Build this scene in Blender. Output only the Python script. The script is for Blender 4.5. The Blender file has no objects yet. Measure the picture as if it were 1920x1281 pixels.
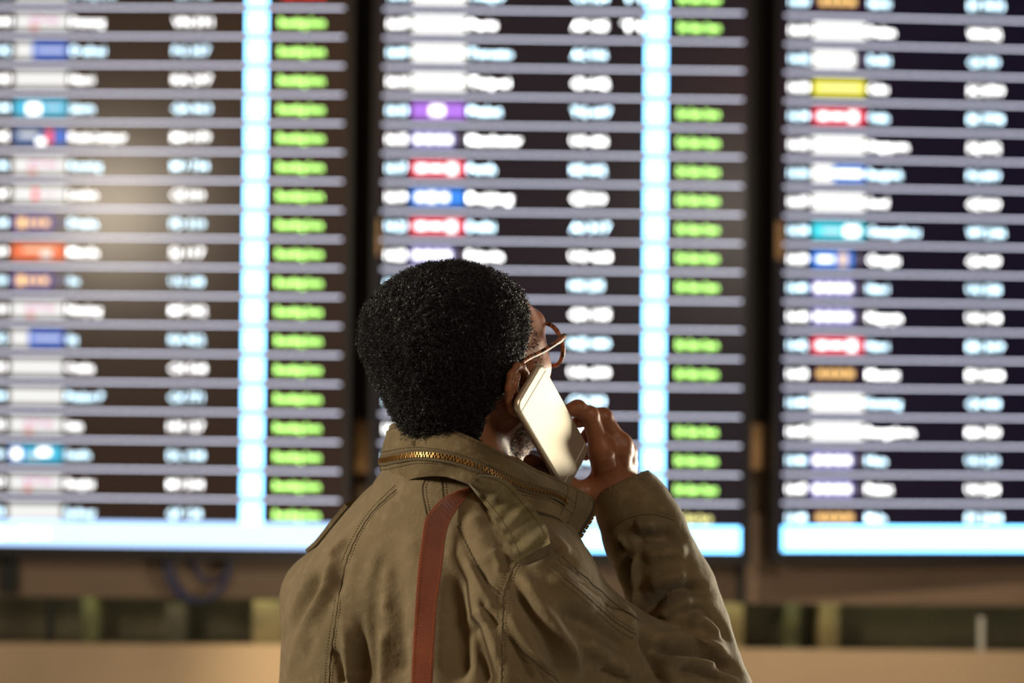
import bpy, math, random
import numpy as np
from mathutils import Vector, Matrix
from mathutils.bvhtree import BVHTree

random.seed(7); RNG = np.random.default_rng(7)
scene = bpy.context.scene
COL = scene.collection
PI = math.pi

# ------------------------------------------------------------------ camera
FPX = 2667.0; DIST = 1.67; CAMZ = 1.60
PITCH, ROLL = 0.0143, 0.0091
CAM = np.array([0.0, -DIST, CAMZ])
FW = np.array([0, math.cos(PITCH), math.sin(PITCH)])
_u = np.array([0, -math.sin(PITCH), math.cos(PITCH)]); _r = np.array([1.0, 0, 0])
RT = _r * math.cos(ROLL) + _u * math.sin(ROLL)
UP = -_r * math.sin(ROLL) + _u * math.cos(ROLL)
cd = bpy.data.cameras.new('camera'); cam = bpy.data.objects.new('camera', cd); COL.objects.link(cam)
cd.lens = 50.0; cd.sensor_width = 36.0; cd.clip_end = 60; cd.clip_start = 0.05
cam.matrix_world = Matrix(((RT[0], UP[0], -FW[0], CAM[0]), (RT[1], UP[1], -FW[1], CAM[1]),
                           (RT[2], UP[2], -FW[2], CAM[2]), (0, 0, 0, 1)))
cd.dof.use_dof = True; cd.dof.focus_distance = 1.61; cd.dof.aperture_fstop = 2.65
scene.camera = cam

# ------------------------------------------------------------------ world, lights, exposure
w = bpy.data.worlds.new('world'); scene.world = w; w.use_nodes = True
bg = w.node_tree.nodes['Background']; bg.inputs[0].default_value = (0.52, 0.48, 0.40, 1); bg.inputs[1].default_value = 0.05
vs = scene.view_settings
vs.view_transform = 'Standard'; vs.look = 'None'; vs.gamma = 1.0; vs.exposure = 0.0; vs.use_curve_mapping = False

def area(name, loc, target, size, power, color, sy=None):
    l = bpy.data.lights.new(name, 'AREA'); l.energy = power; l.color = color; l.size = size
    if sy: l.shape = 'RECTANGLE'; l.size_y = sy
    if name.startswith('recess'): l.size, l.size_y = sy, size
    o = bpy.data.objects.new(name, l); COL.objects.link(o); o.location = loc
    d = Vector(target) - Vector(loc); o.rotation_euler = d.to_track_quat('-Z', 'Y').to_euler(); return o
area('ceiling_lamp_behind', (-3.3, -0.45, 2.75), (-0.1, 0.0, 1.35), 0.6, 126, (1.0, 0.85, 0.64))
area('concourse_lamp_right', (2.7, 2.4, 0.95), (0.0, 0.0, 1.5), 1.2, 240, (1.0, 0.90, 0.70), 1.2)
area('fill_light_right', (2.2, -2.6, 2.9), (0.1, 0.0, 1.4), 0.8, 27, (1.0, 0.88, 0.68))  # added fill from behind right, brightens hand, ear and sleeve
area('recess_fill', (-1.0, 4.60, 0.555), (-1.0, 4.85, 0.35), 0.05, 0.9, (0.95, 0.95, 0.6), 2.6)  # unseen fill pair added under the fascia to brighten the shaded recess
area('recess_fill_right', (1.5, 4.60, 0.555), (1.5, 4.85, 0.35), 0.05, 0.9, (0.95, 0.95, 0.6), 2.6)
def spot(name, loc, target, power, color, deg):
    l = bpy.data.lights.new(name, 'SPOT'); l.energy = power; l.color = color; l.spot_size = math.radians(deg); l.spot_blend = 1.0; l.shadow_soft_size = 0.12
    o = bpy.data.objects.new(name, l); COL.objects.link(o); o.location = loc
    o.rotation_euler = (Vector(target) - Vector(loc)).to_track_quat('-Z', 'Y').to_euler(); return o
spot('ledge_spot_left', (-0.75, 2.6, 3.3), (-0.72, 4.4, 0.25), 640, (1.0, 0.80, 0.50), 24)
spot('ledge_spot_right', (1.6, 2.6, 3.3), (1.6, 4.4, 0.3), 330, (1.0, 0.83, 0.60), 40)
spot('ledge_spot_centre', (0.3, 2.6, 3.3), (0.3, 4.4, 0.3), 160, (1.0, 0.83, 0.60), 34)

# ------------------------------------------------------------------ helpers
def S(px, py, Y):
    """real position of a point measured at depth Y"""
    d = FW + RT * (px - 960) / FPX - UP * (py - 640.5) / FPX
    t = (Y + DIST) / d[1]
    return CAM + d * t
def project(P):
    q = P - CAM; d = q @ FW
    return 960 + FPX * (q @ RT) / d, 640.5 - FPX * (q @ UP) / d
def rad(rpx, Y): return rpx * (Y + DIST) / FPX

def tag(o, label=None, cat=None, group=None, kind=None):
    if label: o['label'] = label
    if cat: o['category'] = cat
    if group: o['group'] = group
    if kind: o['kind'] = kind
    return o
def empty(name, loc=(0, 0, 0), parent=None, rz=0):
    o = bpy.data.objects.new(name, None); COL.objects.link(o); o.location = loc; o.rotation_euler = (0, 0, rz)
    o.empty_display_size = 0.05
    if parent: o.parent = parent
    return o
def link(name, me, parent=None):
    o = bpy.data.objects.new(name, me); COL.objects.link(o)
    if parent: o.parent = parent
    return o
def mesh(name, V, F, mats, parent=None, smooth=False, mi=None):
    me = bpy.data.meshes.new(name)
    V = np.asarray(V, dtype=np.float32)
    if isinstance(F, np.ndarray):
        nf, k = F.shape
        me.vertices.add(len(V)); me.vertices.foreach_set('co', V.ravel())
        me.loops.add(nf * k); me.loops.foreach_set('vertex_index', F.astype(np.int32).ravel())
        me.polygons.add(nf); me.polygons.foreach_set('loop_start', np.arange(0, nf * k, k, dtype=np.int32))
        me.update(calc_edges=True)
    else:
        me.from_pydata([tuple(map(float, v)) for v in V], [], F); me.update()
    if not isinstance(mats, (list, tuple)): mats = [mats]
    for m in mats: me.materials.append(m)
    if mi is not None: me.polygons.foreach_set('material_index', np.asarray(mi, dtype=np.int32))
    if smooth: me.polygons.foreach_set('use_smooth', np.ones(len(me.polygons), dtype=bool))
    me.validate(); return link(name, me, parent)

class MB:
    def __init__(s): s.V = []; s.F = []; s.M = []
    def box(s, x0, x1, y0, y1, z0, z1, m=0):
        b = len(s.V)
        s.V += [(x0, y0, z0), (x1, y0, z0), (x1, y1, z0), (x0, y1, z0), (x0, y0, z1), (x1, y0, z1), (x1, y1, z1), (x0, y1, z1)]
        for f in ((0, 3, 2, 1), (4, 5, 6, 7), (0, 1, 5, 4), (1, 2, 6, 5), (2, 3, 7, 6), (3, 0, 4, 7)):
            s.F.append(tuple(b + i for i in f)); s.M.append(m)
        return s
    def hexa(s, pts, m=0):
        b = len(s.V); s.V += [tuple(p) for p in pts]
        for f in ((0, 3, 2, 1), (4, 5, 6, 7), (0, 1, 5, 4), (1, 2, 6, 5), (2, 3, 7, 6), (3, 0, 4, 7)):
            s.F.append(tuple(b + i for i in f)); s.M.append(m)
        return s
    def tube(s, pts, r, n=8, m=0, closed=False):
        P = [Vector(p) for p in pts]; b = len(s.V); N = len(P)
        rr = r if hasattr(r, '__len__') else [r] * N
        t0 = (P[1] - P[0]).normalized(); a = t0.orthogonal().normalized()
        for i in range(N):
            if closed: t = (P[(i + 1) % N] - P[i - 1]).normalized()
            else: t = (P[min(i + 1, N - 1)] - P[max(i - 1, 0)]).normalized()
            a = (a - t * a.dot(t)).normalized(); c = t.cross(a)
            for k in range(n):
                g = 2 * PI * k / n
                s.V.append(tuple(P[i] + (a * math.cos(g) + c * math.sin(g)) * rr[i]))
        for i in range(N if closed else N - 1):
            j = (i + 1) % N
            for k in range(n):
                k2 = (k + 1) % n
                s.F.append((b + i * n + k, b + i * n + k2, b + j * n + k2, b + j * n + k)); s.M.append(m)
        if not closed:
            s.F.append(tuple(b + k for k in reversed(range(n)))); s.M.append(m)
            s.F.append(tuple(b + (N - 1) * n + k for k in range(n))); s.M.append(m)
        return s
    def build(s, name, mats, parent=None, smooth=False):
        return mesh(name, s.V, s.F, mats, parent, smooth, s.M)

# ------------------------------------------------------------------ materials
def mat(name, col, rough=0.6, metal=0.0, spec=0.5, noise=None, bump=None, emit=None, es=0.0, sheen=0.0, sss=0.0, coat=0.0):
    m = bpy.data.materials.new(name); m.use_nodes = True; nt = m.node_tree; b = nt.nodes['Principled BSDF']
    b.inputs['Base Color'].default_value = (*col, 1); b.inputs['Roughness'].default_value = rough
    b.inputs['Metallic'].default_value = metal; b.inputs['Specular IOR Level'].default_value = spec
    if sheen: b.inputs['Sheen Weight'].default_value = sheen; b.inputs['Sheen Roughness'].default_value = 0.4
    if coat: b.inputs['Coat Weight'].default_value = coat; b.inputs['Coat Roughness'].default_value = 0.2
    if sss: b.inputs['Subsurface Weight'].default_value = sss; b.inputs['Subsurface Radius'].default_value = (0.006, 0.002, 0.001); b.inputs['Subsurface Scale'].default_value = 1.0
    if emit: b.inputs['Emission Color'].default_value = (*emit, 1); b.inputs['Emission Strength'].default_value = es
    tc = nt.nodes.new('ShaderNodeTexCoord')
    if noise:   # list of (scale, color2, lo, hi)
        prev = None
        for sc, c2, lo, hi in noise:
            n = nt.nodes.new('ShaderNodeTexNoise'); n.inputs['Scale'].default_value = sc; n.inputs['Detail'].default_value = 4
            nt.links.new(tc.outputs['Object'], n.inputs['Vector'])
            mr = nt.nodes.new('ShaderNodeMapRange'); mr.inputs[1].default_value = lo; mr.inputs[2].default_value = hi
            nt.links.new(n.outputs['Fac'], mr.inputs[0])
            mx = nt.nodes.new('ShaderNodeMix'); mx.data_type = 'RGBA'
            nt.links.new(mr.outputs[0], mx.inputs[0])
            if prev: nt.links.new(prev, mx.inputs[6])
            else: mx.inputs[6].default_value = (*col, 1)
            mx.inputs[7].default_value = (*c2, 1); prev = mx.outputs[2]
        nt.links.new(prev, b.inputs['Base Color'])
    if bump:    # list of (scale, strength, distance)
        prev = None
        for sc, st, di in bump:
            n = nt.nodes.new('ShaderNodeTexNoise'); n.inputs['Scale'].default_value = sc; n.inputs['Detail'].default_value = 3
            nt.links.new(tc.outputs['Object'], n.inputs['Vector'])
            bp = nt.nodes.new('ShaderNodeBump'); bp.inputs['Strength'].default_value = st; bp.inputs['Distance'].default_value = di
            nt.links.new(n.outputs['Fac'], bp.inputs['Height'])
            if prev: nt.links.new(prev, bp.inputs['Normal'])
            prev = bp.outputs[0]
        nt.links.new(prev, b.inputs['Normal'])
    return m
def glow(name, col, s):
    m = bpy.data.materials.new(name); m.use_nodes = True; nt = m.node_tree; b = nt.nodes['Principled BSDF']
    b.inputs['Base Color'].default_value = (0.02, 0.02, 0.02, 1); b.inputs['Roughness'].default_value = 0.4
    b.inputs['Emission Color'].default_value = (*col, 1); b.inputs['Emission Strength'].default_value = s
    return m

M = {}
CLOTH = (0.20, 0.160, 0.092)
M['cloth'] = mat('olive_cotton', CLOTH, 0.82, spec=0.25, noise=[(9, (0.155, 0.125, 0.070), 0.35, 0.7), (60, (0.25, 0.20, 0.125), 0.5, 0.85)],
                 bump=[(1400, 0.35, 0.0006), (220, 0.3, 0.0018), (60, 0.3, 0.005)], sheen=0.25)
M['cloth2'] = mat('olive_cotton_worn', (0.17, 0.135, 0.072), 0.85, spec=0.2, noise=[(30, (0.115, 0.09, 0.046), 0.4, 0.7), (120, (0.25, 0.2, 0.12), 0.55, 0.8)],
                  bump=[(1400, 0.35, 0.0006), (120, 0.4, 0.003)], sheen=0.3)
M['cloth3'] = mat('olive_cotton_tab', (0.19, 0.165, 0.088), 0.85, spec=0.2, noise=[(40, (0.15, 0.13, 0.068), 0.4, 0.7), (140, (0.26, 0.22, 0.13), 0.58, 0.8)], bump=[(1400, 0.35, 0.0006), (150, 0.4, 0.002)], sheen=0.3)
M['seam'] = mat('seam_cloth', (0.095, 0.075, 0.042), 0.9, bump=[(500, 0.6, 0.001)])
M['thread'] = mat('stitch_thread', (0.085, 0.066, 0.038), 0.9)
M['tape'] = mat('zip_tape', (0.045, 0.036, 0.022), 0.9)
M['brass'] = mat('brass_teeth', (0.62, 0.38, 0.14), 0.35, metal=0.9)
M['leather'] = mat('brown_leather', (0.24, 0.068, 0.036), 0.48, spec=0.5, noise=[(14, (0.17, 0.045, 0.026), 0.4, 0.7), (220, (0.26, 0.065, 0.03), 0.5, 0.8)], bump=[(500, 0.3, 0.0008)])
M['leather_thread'] = mat('orange_thread', (0.55, 0.17, 0.03), 0.7)
M['skin'] = mat('brown_skin', (0.33, 0.140, 0.072), 0.46, spec=0.4, noise=[(45, (0.25, 0.098, 0.05), 0.35, 0.75)], bump=[(420, 0.3, 0.0009), (110, 0.25, 0.0018)], sss=0.05)
M['nail'] = mat('nail', (0.40, 0.2, 0.13), 0.3)
M['hair'] = mat('black_curls', (0.007, 0.007, 0.010), 0.30, spec=0.55)
M['hairbase'] = mat('black_hair_mass', (0.003, 0.003, 0.005), 0.8, spec=0.15, bump=[(260, 1.0, 0.004)])
M['eye'] = mat('eye_white', (0.7, 0.66, 0.62), 0.2)
M['tortoise'] = mat('tortoiseshell', (0.42, 0.15, 0.07), 0.45, noise=[(150, (0.03, 0.012, 0.008), 0.48, 0.56), (110, (0.65, 0.36, 0.25), 0.62, 0.72)])
M['phone'] = mat('pale_gold_metal', (0.72, 0.66, 0.54), 0.40, metal=0.85)
M['phoneline'] = mat('pale_plastic_line', (0.62, 0.58, 0.50), 0.5)
M['phoneglass'] = mat('phone_glass', (0.02, 0.02, 0.02), 0.08)
M['trouser'] = mat('dark_trousers', (0.03, 0.032, 0.04), 0.9, bump=[(900, 0.3, 0.0008)])
M['shoe'] = mat('brown_shoe', (0.08, 0.04, 0.02), 0.45)
g = bpy.data.materials.new('clear_lens'); g.use_nodes = True; nt = g.node_tree
b = nt.nodes['Principled BSDF']; b.inputs['Base Color'].default_value = (0.96, 0.97, 1, 1); b.inputs['Roughness'].default_value = 0.0
b.inputs['Transmission Weight'].default_value = 1.0; b.inputs['IOR'].default_value = 1.06
M['lens'] = g

# room
M['bezel'] = mat('black_bezel', (0.012, 0.012, 0.014), 0.45)
M['screen'] = mat('screen_glass', (0.005, 0.004, 0.006), 0.24, spec=0.40, emit=(0.030, 0.017, 0.011), es=1.0)  # reflected hall tone put into the emission, set per board
M['screen1'] = mat('screen_glass_mid', (0.005, 0.004, 0.006), 0.24, spec=0.40, emit=(0.015, 0.011, 0.014), es=1.0)
M['screen2'] = mat('screen_glass_far', (0.005, 0.004, 0.006), 0.24, spec=0.40, emit=(0.007, 0.005, 0.014), es=1.0)
M['column'] = mat('dark_column', (0.018, 0.017, 0.017), 0.6, noise=[(2, (0.03, 0.022, 0.016), 0.4, 0.6)])
M['bronze'] = mat('bronze_plate', (0.60, 0.36, 0.17), 0.5, noise=[(9, (0.45, 0.27, 0.12), 0.4, 0.6)])
M['fascia'] = mat('brown_fascia', (0.21, 0.145, 0.10), 0.7, noise=[(1.3, (0.15, 0.105, 0.072), 0.35, 0.7)])
M['beige'] = mat('beige_panel', (0.52, 0.385, 0.25), 0.6, noise=[(2, (0.45, 0.33, 0.21), 0.4, 0.7)])
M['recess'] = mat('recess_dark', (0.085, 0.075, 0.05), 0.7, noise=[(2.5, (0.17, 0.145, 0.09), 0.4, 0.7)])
M['green'] = mat('yellow_green_card', (0.42, 0.33, 0.16), 0.7, noise=[(6, (0.26, 0.22, 0.12), 0.4, 0.6)])
M['olivebox'] = mat('olive_box', (0.15, 0.15, 0.06), 0.7, noise=[(8, (0.09, 0.1, 0.05), 0.4, 0.6)])
M['white'] = mat('pale_card', (0.5, 0.5, 0.45), 0.7)
M['blackpost'] = mat('black_post', (0.01, 0.012, 0.013), 0.5)
M['cable'] = mat('blue_cable', (0.025, 0.035, 0.11), 0.5)
M['floor'] = mat('terrazzo_floor', (0.30, 0.27, 0.23), 0.35, noise=[(40, (0.22, 0.19, 0.16), 0.45, 0.6)])
M['wall'] = mat('wood_panel_wall', (0.18, 0.10, 0.055), 0.6, noise=[(1.2, (0.12, 0.065, 0.035), 0.4, 0.65)])
M['ceil'] = mat('grey_ceiling', (0.10, 0.095, 0.09), 0.85, noise=[(2, (0.08, 0.075, 0.07), 0.4, 0.65)])
M['steel'] = mat('steel', (0.4, 0.4, 0.42), 0.35, metal=0.9)

# ------------------------------------------------------------------ setting
def bx(name, x0, x1, y0, y1, z0, z1, m, parent=None, kind='structure'):
    o = MB().box(x0, x1, y0, y1, z0, z1).build(name, m, parent)
    if kind and not parent: o['kind'] = kind
    return o
bx('floor', -6, 7, -7, 5.2, -0.1, 0, M['floor'])
bx('ceiling', -6, 7, -7, 5.2, 5.0, 5.1, M['ceil'])
bx('wall_left', -6.1, -6, -7, 5.2, 0, 5, M['wall'])
bx('wall_right', 7, 7.1, -7, 5.2, 0, 5, M['wall'])
bx('wall_rear', -6, 7, -7.1, -7, 0, 5, M['wall'])
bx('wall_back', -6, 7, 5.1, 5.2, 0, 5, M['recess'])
YB = 6.0056 - DIST
def zb(py): return CAMZ + (679 - py) / 444.0
def xb(px): return (px - 960) / 444.0 * 1.0
# low beige ledge wall, recess shelf floor, fascia beam under the boards
bx('trim_1', -6, 7, YB + 0.10, YB + 0.13, 0, 0.376, M['beige'])
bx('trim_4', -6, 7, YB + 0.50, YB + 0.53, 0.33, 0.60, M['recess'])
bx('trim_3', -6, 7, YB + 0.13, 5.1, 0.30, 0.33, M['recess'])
f = bx('trim_2', -6, 7, YB + 0.16, YB + 0.42, 0.565, 0.95, M['fascia'])

# ------------------------------------------------------------------ departure boards
PR = 0.1222; WB = 1.5218
TW = [glow('text_white', (1.0, 1.0, 1.0), q) for q in (4.8, 9.0, 7.5)]
TB = [glow('text_pale_blue', (0.62, 0.86, 1.0), q) for q in (4.6, 8.0, 6.5)]
G_GRN = glow('text_green', (0.50, 1.0, 0.22), 5.2)
G_RED = glow('text_red', (1.0, 0.04, 0.05), 3.0)
G_YEL = glow('text_cream', (1.0, 0.95, 0.35), 3.2)
G_LINE = glow('rule_line', (0.80, 0.82, 1.0), 2.6)
G_CELL = glow('cell_blue', (0.19, 0.54, 0.95), 7.5)
G_FOOT = glow('footer_blue', (0.17, 0.52, 0.95), 6.5)
G_FOOTL = glow('footer_soft_blue', (0.30, 0.45, 0.72), 3.0)
C = {'white': glow('logo_white', (1, 1, 0.97), 1.9), 'white2': glow('logo_soft_white', (0.95, 0.95, 0.93), 0.95),
     'blue': glow('logo_blue', (0.04, 0.15, 0.65), 1.1), 'blue2': glow('logo_bright_blue', (0.03, 0.25, 0.9), 1.2),
     'cyan': glow('logo_cyan', (0.05, 0.50, 0.75), 1.1), 'teal': glow('logo_teal', (0.06, 0.75, 0.9), 1.2),
     'navy': glow('logo_navy', (0.03, 0.12, 0.35), 1.0), 'purple': glow('logo_purple', (0.10, 0.07, 0.32), 1.1),
     'violet': glow('logo_violet', (0.5, 0.2, 0.9), 1.1), 'lav': glow('logo_lavender', (0.28, 0.25, 0.75), 1.0),
     'orange': glow('logo_orange', (0.95, 0.16, 0.05), 1.0), 'red': glow('logo_red', (1.0, 0.08, 0.14), 1.2),
     'yellow': glow('logo_yellow', (0.95, 0.88, 0.08), 1.2), 'maroon': glow('logo_maroon', (0.04, 0.008, 0.03), 1.0),
     'gold': glow('mark_gold', (1.0, 0.6, 0.2), 1.7), 'pink': glow('mark_pink', (0.9, 0.35, 0.65), 0.9),
     'mark': glow('mark_white', (1, 1, 1), 3.2), 'grey': glow('tag_grey', (0.16, 0.13, 0.2), 1.0), 'peach': glow('mark_peach', (1.0, 0.7, 0.45), 1.2)}
# logo styles: list of (x0,x1,y0,y1 in 0..1, colour)
LOGO = {
 'W': [(0, 1, 0, 1, 'white')],
 'w': [(0, 1, 0, 1, 'white2'), (.3, .38, .35, .8, 'pink'), (.42, .6, .55, .75, 'pink'), (.64, .82, .45, .7, 'pink'), (.3, .45, .02, .2, 'orange')],
 'r': [(0, 1, 0, 1, 'white2'), (.38, .48, .1, .85, 'red'), (.56, .8, .4, .5, 'pink')],
 's': [(0, 1, 0, 1, 'white2')],
 'B': [(0, .34, 0, 1, 'white2'), (.34, 1, 0, 1, 'blue'), (.42, .95, .4, .6, 'white2')],
 'b': [(0, .4, 0, 1, 'white'), (.4, 1, 0, 1, 'blue2'), (.45, .95, .3, .7, 'mark')],
 'c': [(0, 1, 0, 1, 'cyan'), (.25, .5, .1, .75, 'mark'), (.6, .9, .45, .6, 'white2')],
 't': [(0, 1, 0, 1, 'teal'), (.2, .55, .35, .6, 'white2'), (.62, .9, .15, .8, 'mark')],
 'n': [(0, 1, 0, 1, 'navy'), (.1, .45, .45, .75, 'white2'), (.45, .6, .0, .35, 'mark'), (.62, .75, .1, .9, 'red'), (.8, 1, .1, .9, 'blue')],
 'p': [(0, .78, 0, 1, 'purple'), (.1, .25, .2, .8, 'gold'), (.3, .38, .3, .7, 'gold'), (.43, .52, .3, .7, 'gold'), (.57, .7, .3, .7, 'gold'), (.84, 1, .1, .9, 'grey')],
 'o': [(0, 1, 0, 1, 'orange'), (.2, .8, .5, .72, 'peach'), (.55, .75, .12, .5, 'white2')],
 'u': [(0, 1, 0, 1, 'cyan'), (.0, .28, .1, .9, 'blue'), (.06, .22, .2, .8, 'mark'), (.35, .6, .25, .5, 'white2'), (.55, .78, .4, .85, 'mark')],
 'v': [(0, 1, 0, 1, 'violet'), (.35, .6, .2, .8, 'mark')],
 'l': [(0, .8, 0, 1, 'lav'), (.06, .2, .25, .75, 'mark'), (.26, .4, .25, .75, 'mark'), (.46, .58, .25, .75, 'mark'), (.63, .75, .25, .75, 'mark'), (.86, .98, .2, .8, 'grey')],
 'R': [(0, 1, 0, 1, 'red'), (.1, .3, .3, .7, 'mark'), (.35, .6, .35, .65, 'mark'), (.68, .85, .15, .8, 'mark')],
 'D': [(0, 1, 0, 1, 'blue2'), (.1, .25, .25, .75, 'mark'), (.3, .48, .2, .8, 'mark'), (.55, .7, .25, .75, 'mark')],
 'y': [(0, 1, 0, 1, 'yellow'), (.1, .9, .42, .58, 'white2')],
 'g': [(0, .9, 0, 1, 'maroon'), (.12, .25, .3, .75, 'gold'), (.3, .42, .3, .75, 'gold'), (.47, .6, .3, .75, 'gold'), (.65, .8, .3, .75, 'gold')],
 'e': [(0, .78, 0, 1, 'blue2'), (.1, .4, .35, .65, 'mark'), (.5, .68, .1, .9, 'peach'), (.84, .98, .2, .8, 'grey')],
 'x': [(0, .8, 0, 1, 'white'), (.86, .98, .2, .8, 'grey')],
}
_tx = []
def text(name, s, x, z, h, wd, m, parent, y=-0.003):
    cu = bpy.data.curves.new(name, 'FONT'); cu.body = s; cu.size = h / 0.70; cu.resolution_u = 1; cu.offset = 0.0004
    o = bpy.data.objects.new(name, cu); COL.objects.link(o)
    _tx.append((o, name, x, z, wd, m, parent, y)); return o
def flush_text():
    dg = bpy.context.evaluated_depsgraph_get(); dg.update()
    for o, name, x, z, wd, m, parent, y in _tx:
        me = bpy.data.meshes.new_from_object(o.evaluated_get(dg)); me.materials.clear(); me.materials.append(m)
        n = len(me.vertices); c = np.empty(n * 3, dtype=np.float32); me.vertices.foreach_get('co', c); c = c.reshape(-1, 3)
        x0, x1 = c[:, 0].min(), c[:, 0].max(); sx = wd / (x1 - x0) if wd else 1.0
        c[:, 0] = (c[:, 0] - x0) * sx + x; zz = c[:, 1].copy() + z; c[:, 1] = y; c[:, 2] = zz
        me.vertices.foreach_set('co', c.ravel()); me.update()
        bpy.data.objects.remove(o); link(name, me, parent)
    _tx.clear()
def flat(mb, x0, x1, z0, z1, y, m):
    mb.box(x0, x1, y, y + 0.0006, z0, z1, m)

def board(label, X, Y, Zl, yaw, rows, footer=None, extra=False, nb=0):
    t = empty('departure_board', (X, Y, Zl), None, yaw)     # local z=0 is rule line 0
    tag(t, label, 'display board', 'wall-mounted flight departure boards')
    h = WB / 2; top = 4.3 * PR; bot = -18.78 * PR
    MB().box(-h - .02, h + .02, 0.0, .012, bot, top).build('screen', M[('screen', 'screen1', 'screen2')[nb]], t)
    z = MB(); e = .045; y0 = -.012
    z.box(-h - e, -h - .02, y0, .10, bot - .035, top + e); z.box(h + .02, h + e, y0, .10, bot - .035, top + e)
    z.box(-h - .02, h + .02, y0, .10, bot - .035, bot); z.box(-h - .02, h + .02, y0, .10, top, top + e)
    z.box(-h - .02, h + .02, .012, .10, bot, top)
    z.build('bezel', M['bezel'], t)
    fb = MB(); flat(fb, -h, h, bot + .015, -17.80 * PR, -.002, 0); fo = fb.build('footer_bar', G_FOOT if nb else G_FOOTL, t)
    if footer: text('footer_text', footer, -h + .03, bot + .045, .045, None, C['mark'], fo, y=-.004)
    for k in range(-4, 18):
        lb = MB(); flat(lb, -h, h, -k * PR - .0028, -k * PR + .0028, -.002, 0); lb.build('row_line', G_LINE, t)
    for i, (lg, tm, city, cw, fl, fw, gate, st, sm) in enumerate(rows):
        r = i - 1                                # row i lies between lines r and r+1
        zc = -(r + .5) * PR
        e_ = empty('flight_row', (0, 0, zc), t); T = TW[nb] if i % 2 else TB[nb]; hh = .0350
        text('time_text', tm, -.742, -hh / 2, hh, .082, T, e_)
        wl = .225; hl = .066; lb = MB(); names = []
        for q, (a, b_, c_, d_, cn) in enumerate(LOGO[lg]):
            if cn not in names: names.append(cn)
            flat(lb, -.640 + a * wl, -.640 + b_ * wl, -hl / 2 + c_ * hl, -hl / 2 + d_ * hl, -.002 - .001 * q, names.index(cn))
        lb.build('airline_logo', [C[n] for n in names], e_)
        text('destination_text', city, -.400, -hh / 2, hh, cw, T, e_)
        text('flight_number', fl, .036, -hh / 2, hh, fw, T, e_)
        if gate:
            gb = MB(); flat(gb, .348, .436, -.045, .045, -.002, 0); go = gb.build('gate_cell', G_CELL, e_)
        if st: text('status_text', st, .488, -hh / 2, hh, sm[1], sm[0], e_)
        if extra and i in (0, 1): text('terminal_text', 'T1', .245, -hh / 2, hh, .085, T, e_)
    return t
gr = (G_GRN, .190); gc = (G_GRN, .172)
def cwL(x): return max(.04, (x - 140 - 9) / 443.0 + .0)
ld = [('s', 'Denpasar', 240, 'CX 785', 0.16), ('w', 'Danang', 212, 'VN 591', .165), ('B', 'Dubai', 214, 'PG 357', .155), ('s', 'Hanoi', 193, 'KA 297', .165), ('c', 'Jakarta', 195, 'GA 863', .165),
      ('n', 'Kuala Lumpur', 256, 'MH 079', .162), ('w', 'Kunming', 210, 'MU 734', .155), ('r', 'London', 202, 'CZ 310', .140), ('p', 'Dhaka', 204, 'FD 510', .145), ('o', 'Manila', 206, '5J 117', .142),
      ('p', 'Ubon', 170, 'UO 638', .142), ('w', 'Nanjing', 213, 'MF 382', .155), ('B', 'Qing', 168, 'KA 822', .148), ('s', 'Osaka', 200, 'CX 568', .158), ('s', 'Phuket P', 220, 'CX 771', .145),
      ('w', 'Sanya', 180, 'HX 127', .150), ('u', 'Seattle', 196, 'DL 038', .155), ('w', 'Shanghai', 203, 'MU 504', .150), ('s', 'Sydney', 207, 'QF 128', .145)]
rowsL = [(a, '15:4%d' % (i % 10) if i < 8 else '16:0%d' % (i % 10), b_, cwL(x), f_, w_, 1, 'Boarding Soon' if i else 'Cancelled', (G_RED if i == 0 else G_GRN, .190)) for i, (a, b_, x, f_, w_) in enumerate(ld)]
def cwC(x): return max(.05, (x - 885 - 9) / 443.0)
cdta = [('W', 'Tokyo', 958, 'CX 524', .15, 1), ('W', 'Paris', 945, 'AF 185', .148, 1), ('W', 'Toronto', 975, 'AC 016', .145, 0), ('W', 'Taipei', 970, 'CI 642', .155, 0), ('v', 'Phuket', 955, 'TG 607', .165, 1),
        ('l', 'Manchester', 993, 'UO 686', .150, 1), ('R', 'Perth', 944, 'KE 602', .145, 1), ('D', 'Beijing', 977, 'CZ 310', .145, 1), ('R', 'Delhi', 944, 'AI 317', .165, 1), ('l', 'Fukuoka', 960, 'UO 668', .170, 1),
        ('W', 'Vienna', 940, 'HX 235', .140, 1), ('W', 'Melbourne', 1022, 'CX 135', .168, 0), ('W', 'Auckland', 990, 'NZ 080', .168, 1), ('l', 'Nagoya', 960, 'UO 690', .168, 1), ('W', 'Rome', 930, 'CX 293', .150, 0),
        ('W', 'Munich', 930, 'LH 731', .15, 1), ('R', 'Seoul', 950, 'KE 608', .15, 1), ('W', 'Zurich', 950, 'LX 139', .15, 1), ('l', 'Macau', 950, 'UO 101', .15, 2)]
rowsC = [(a, '16:%02d' % (5 + i * 2), b_, cwC(x), f_, w_, 1, 'Est Gate Open' if s_ else None, (G_YEL if s_ == 2 else G_GRN, .150 if s_ == 2 else .172)) for i, (a, b_, x, f_, w_, s_) in enumerate(cdta)]
def cwR(x): return max(.04, (x - 1628 - 9) / 437.0)
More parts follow.
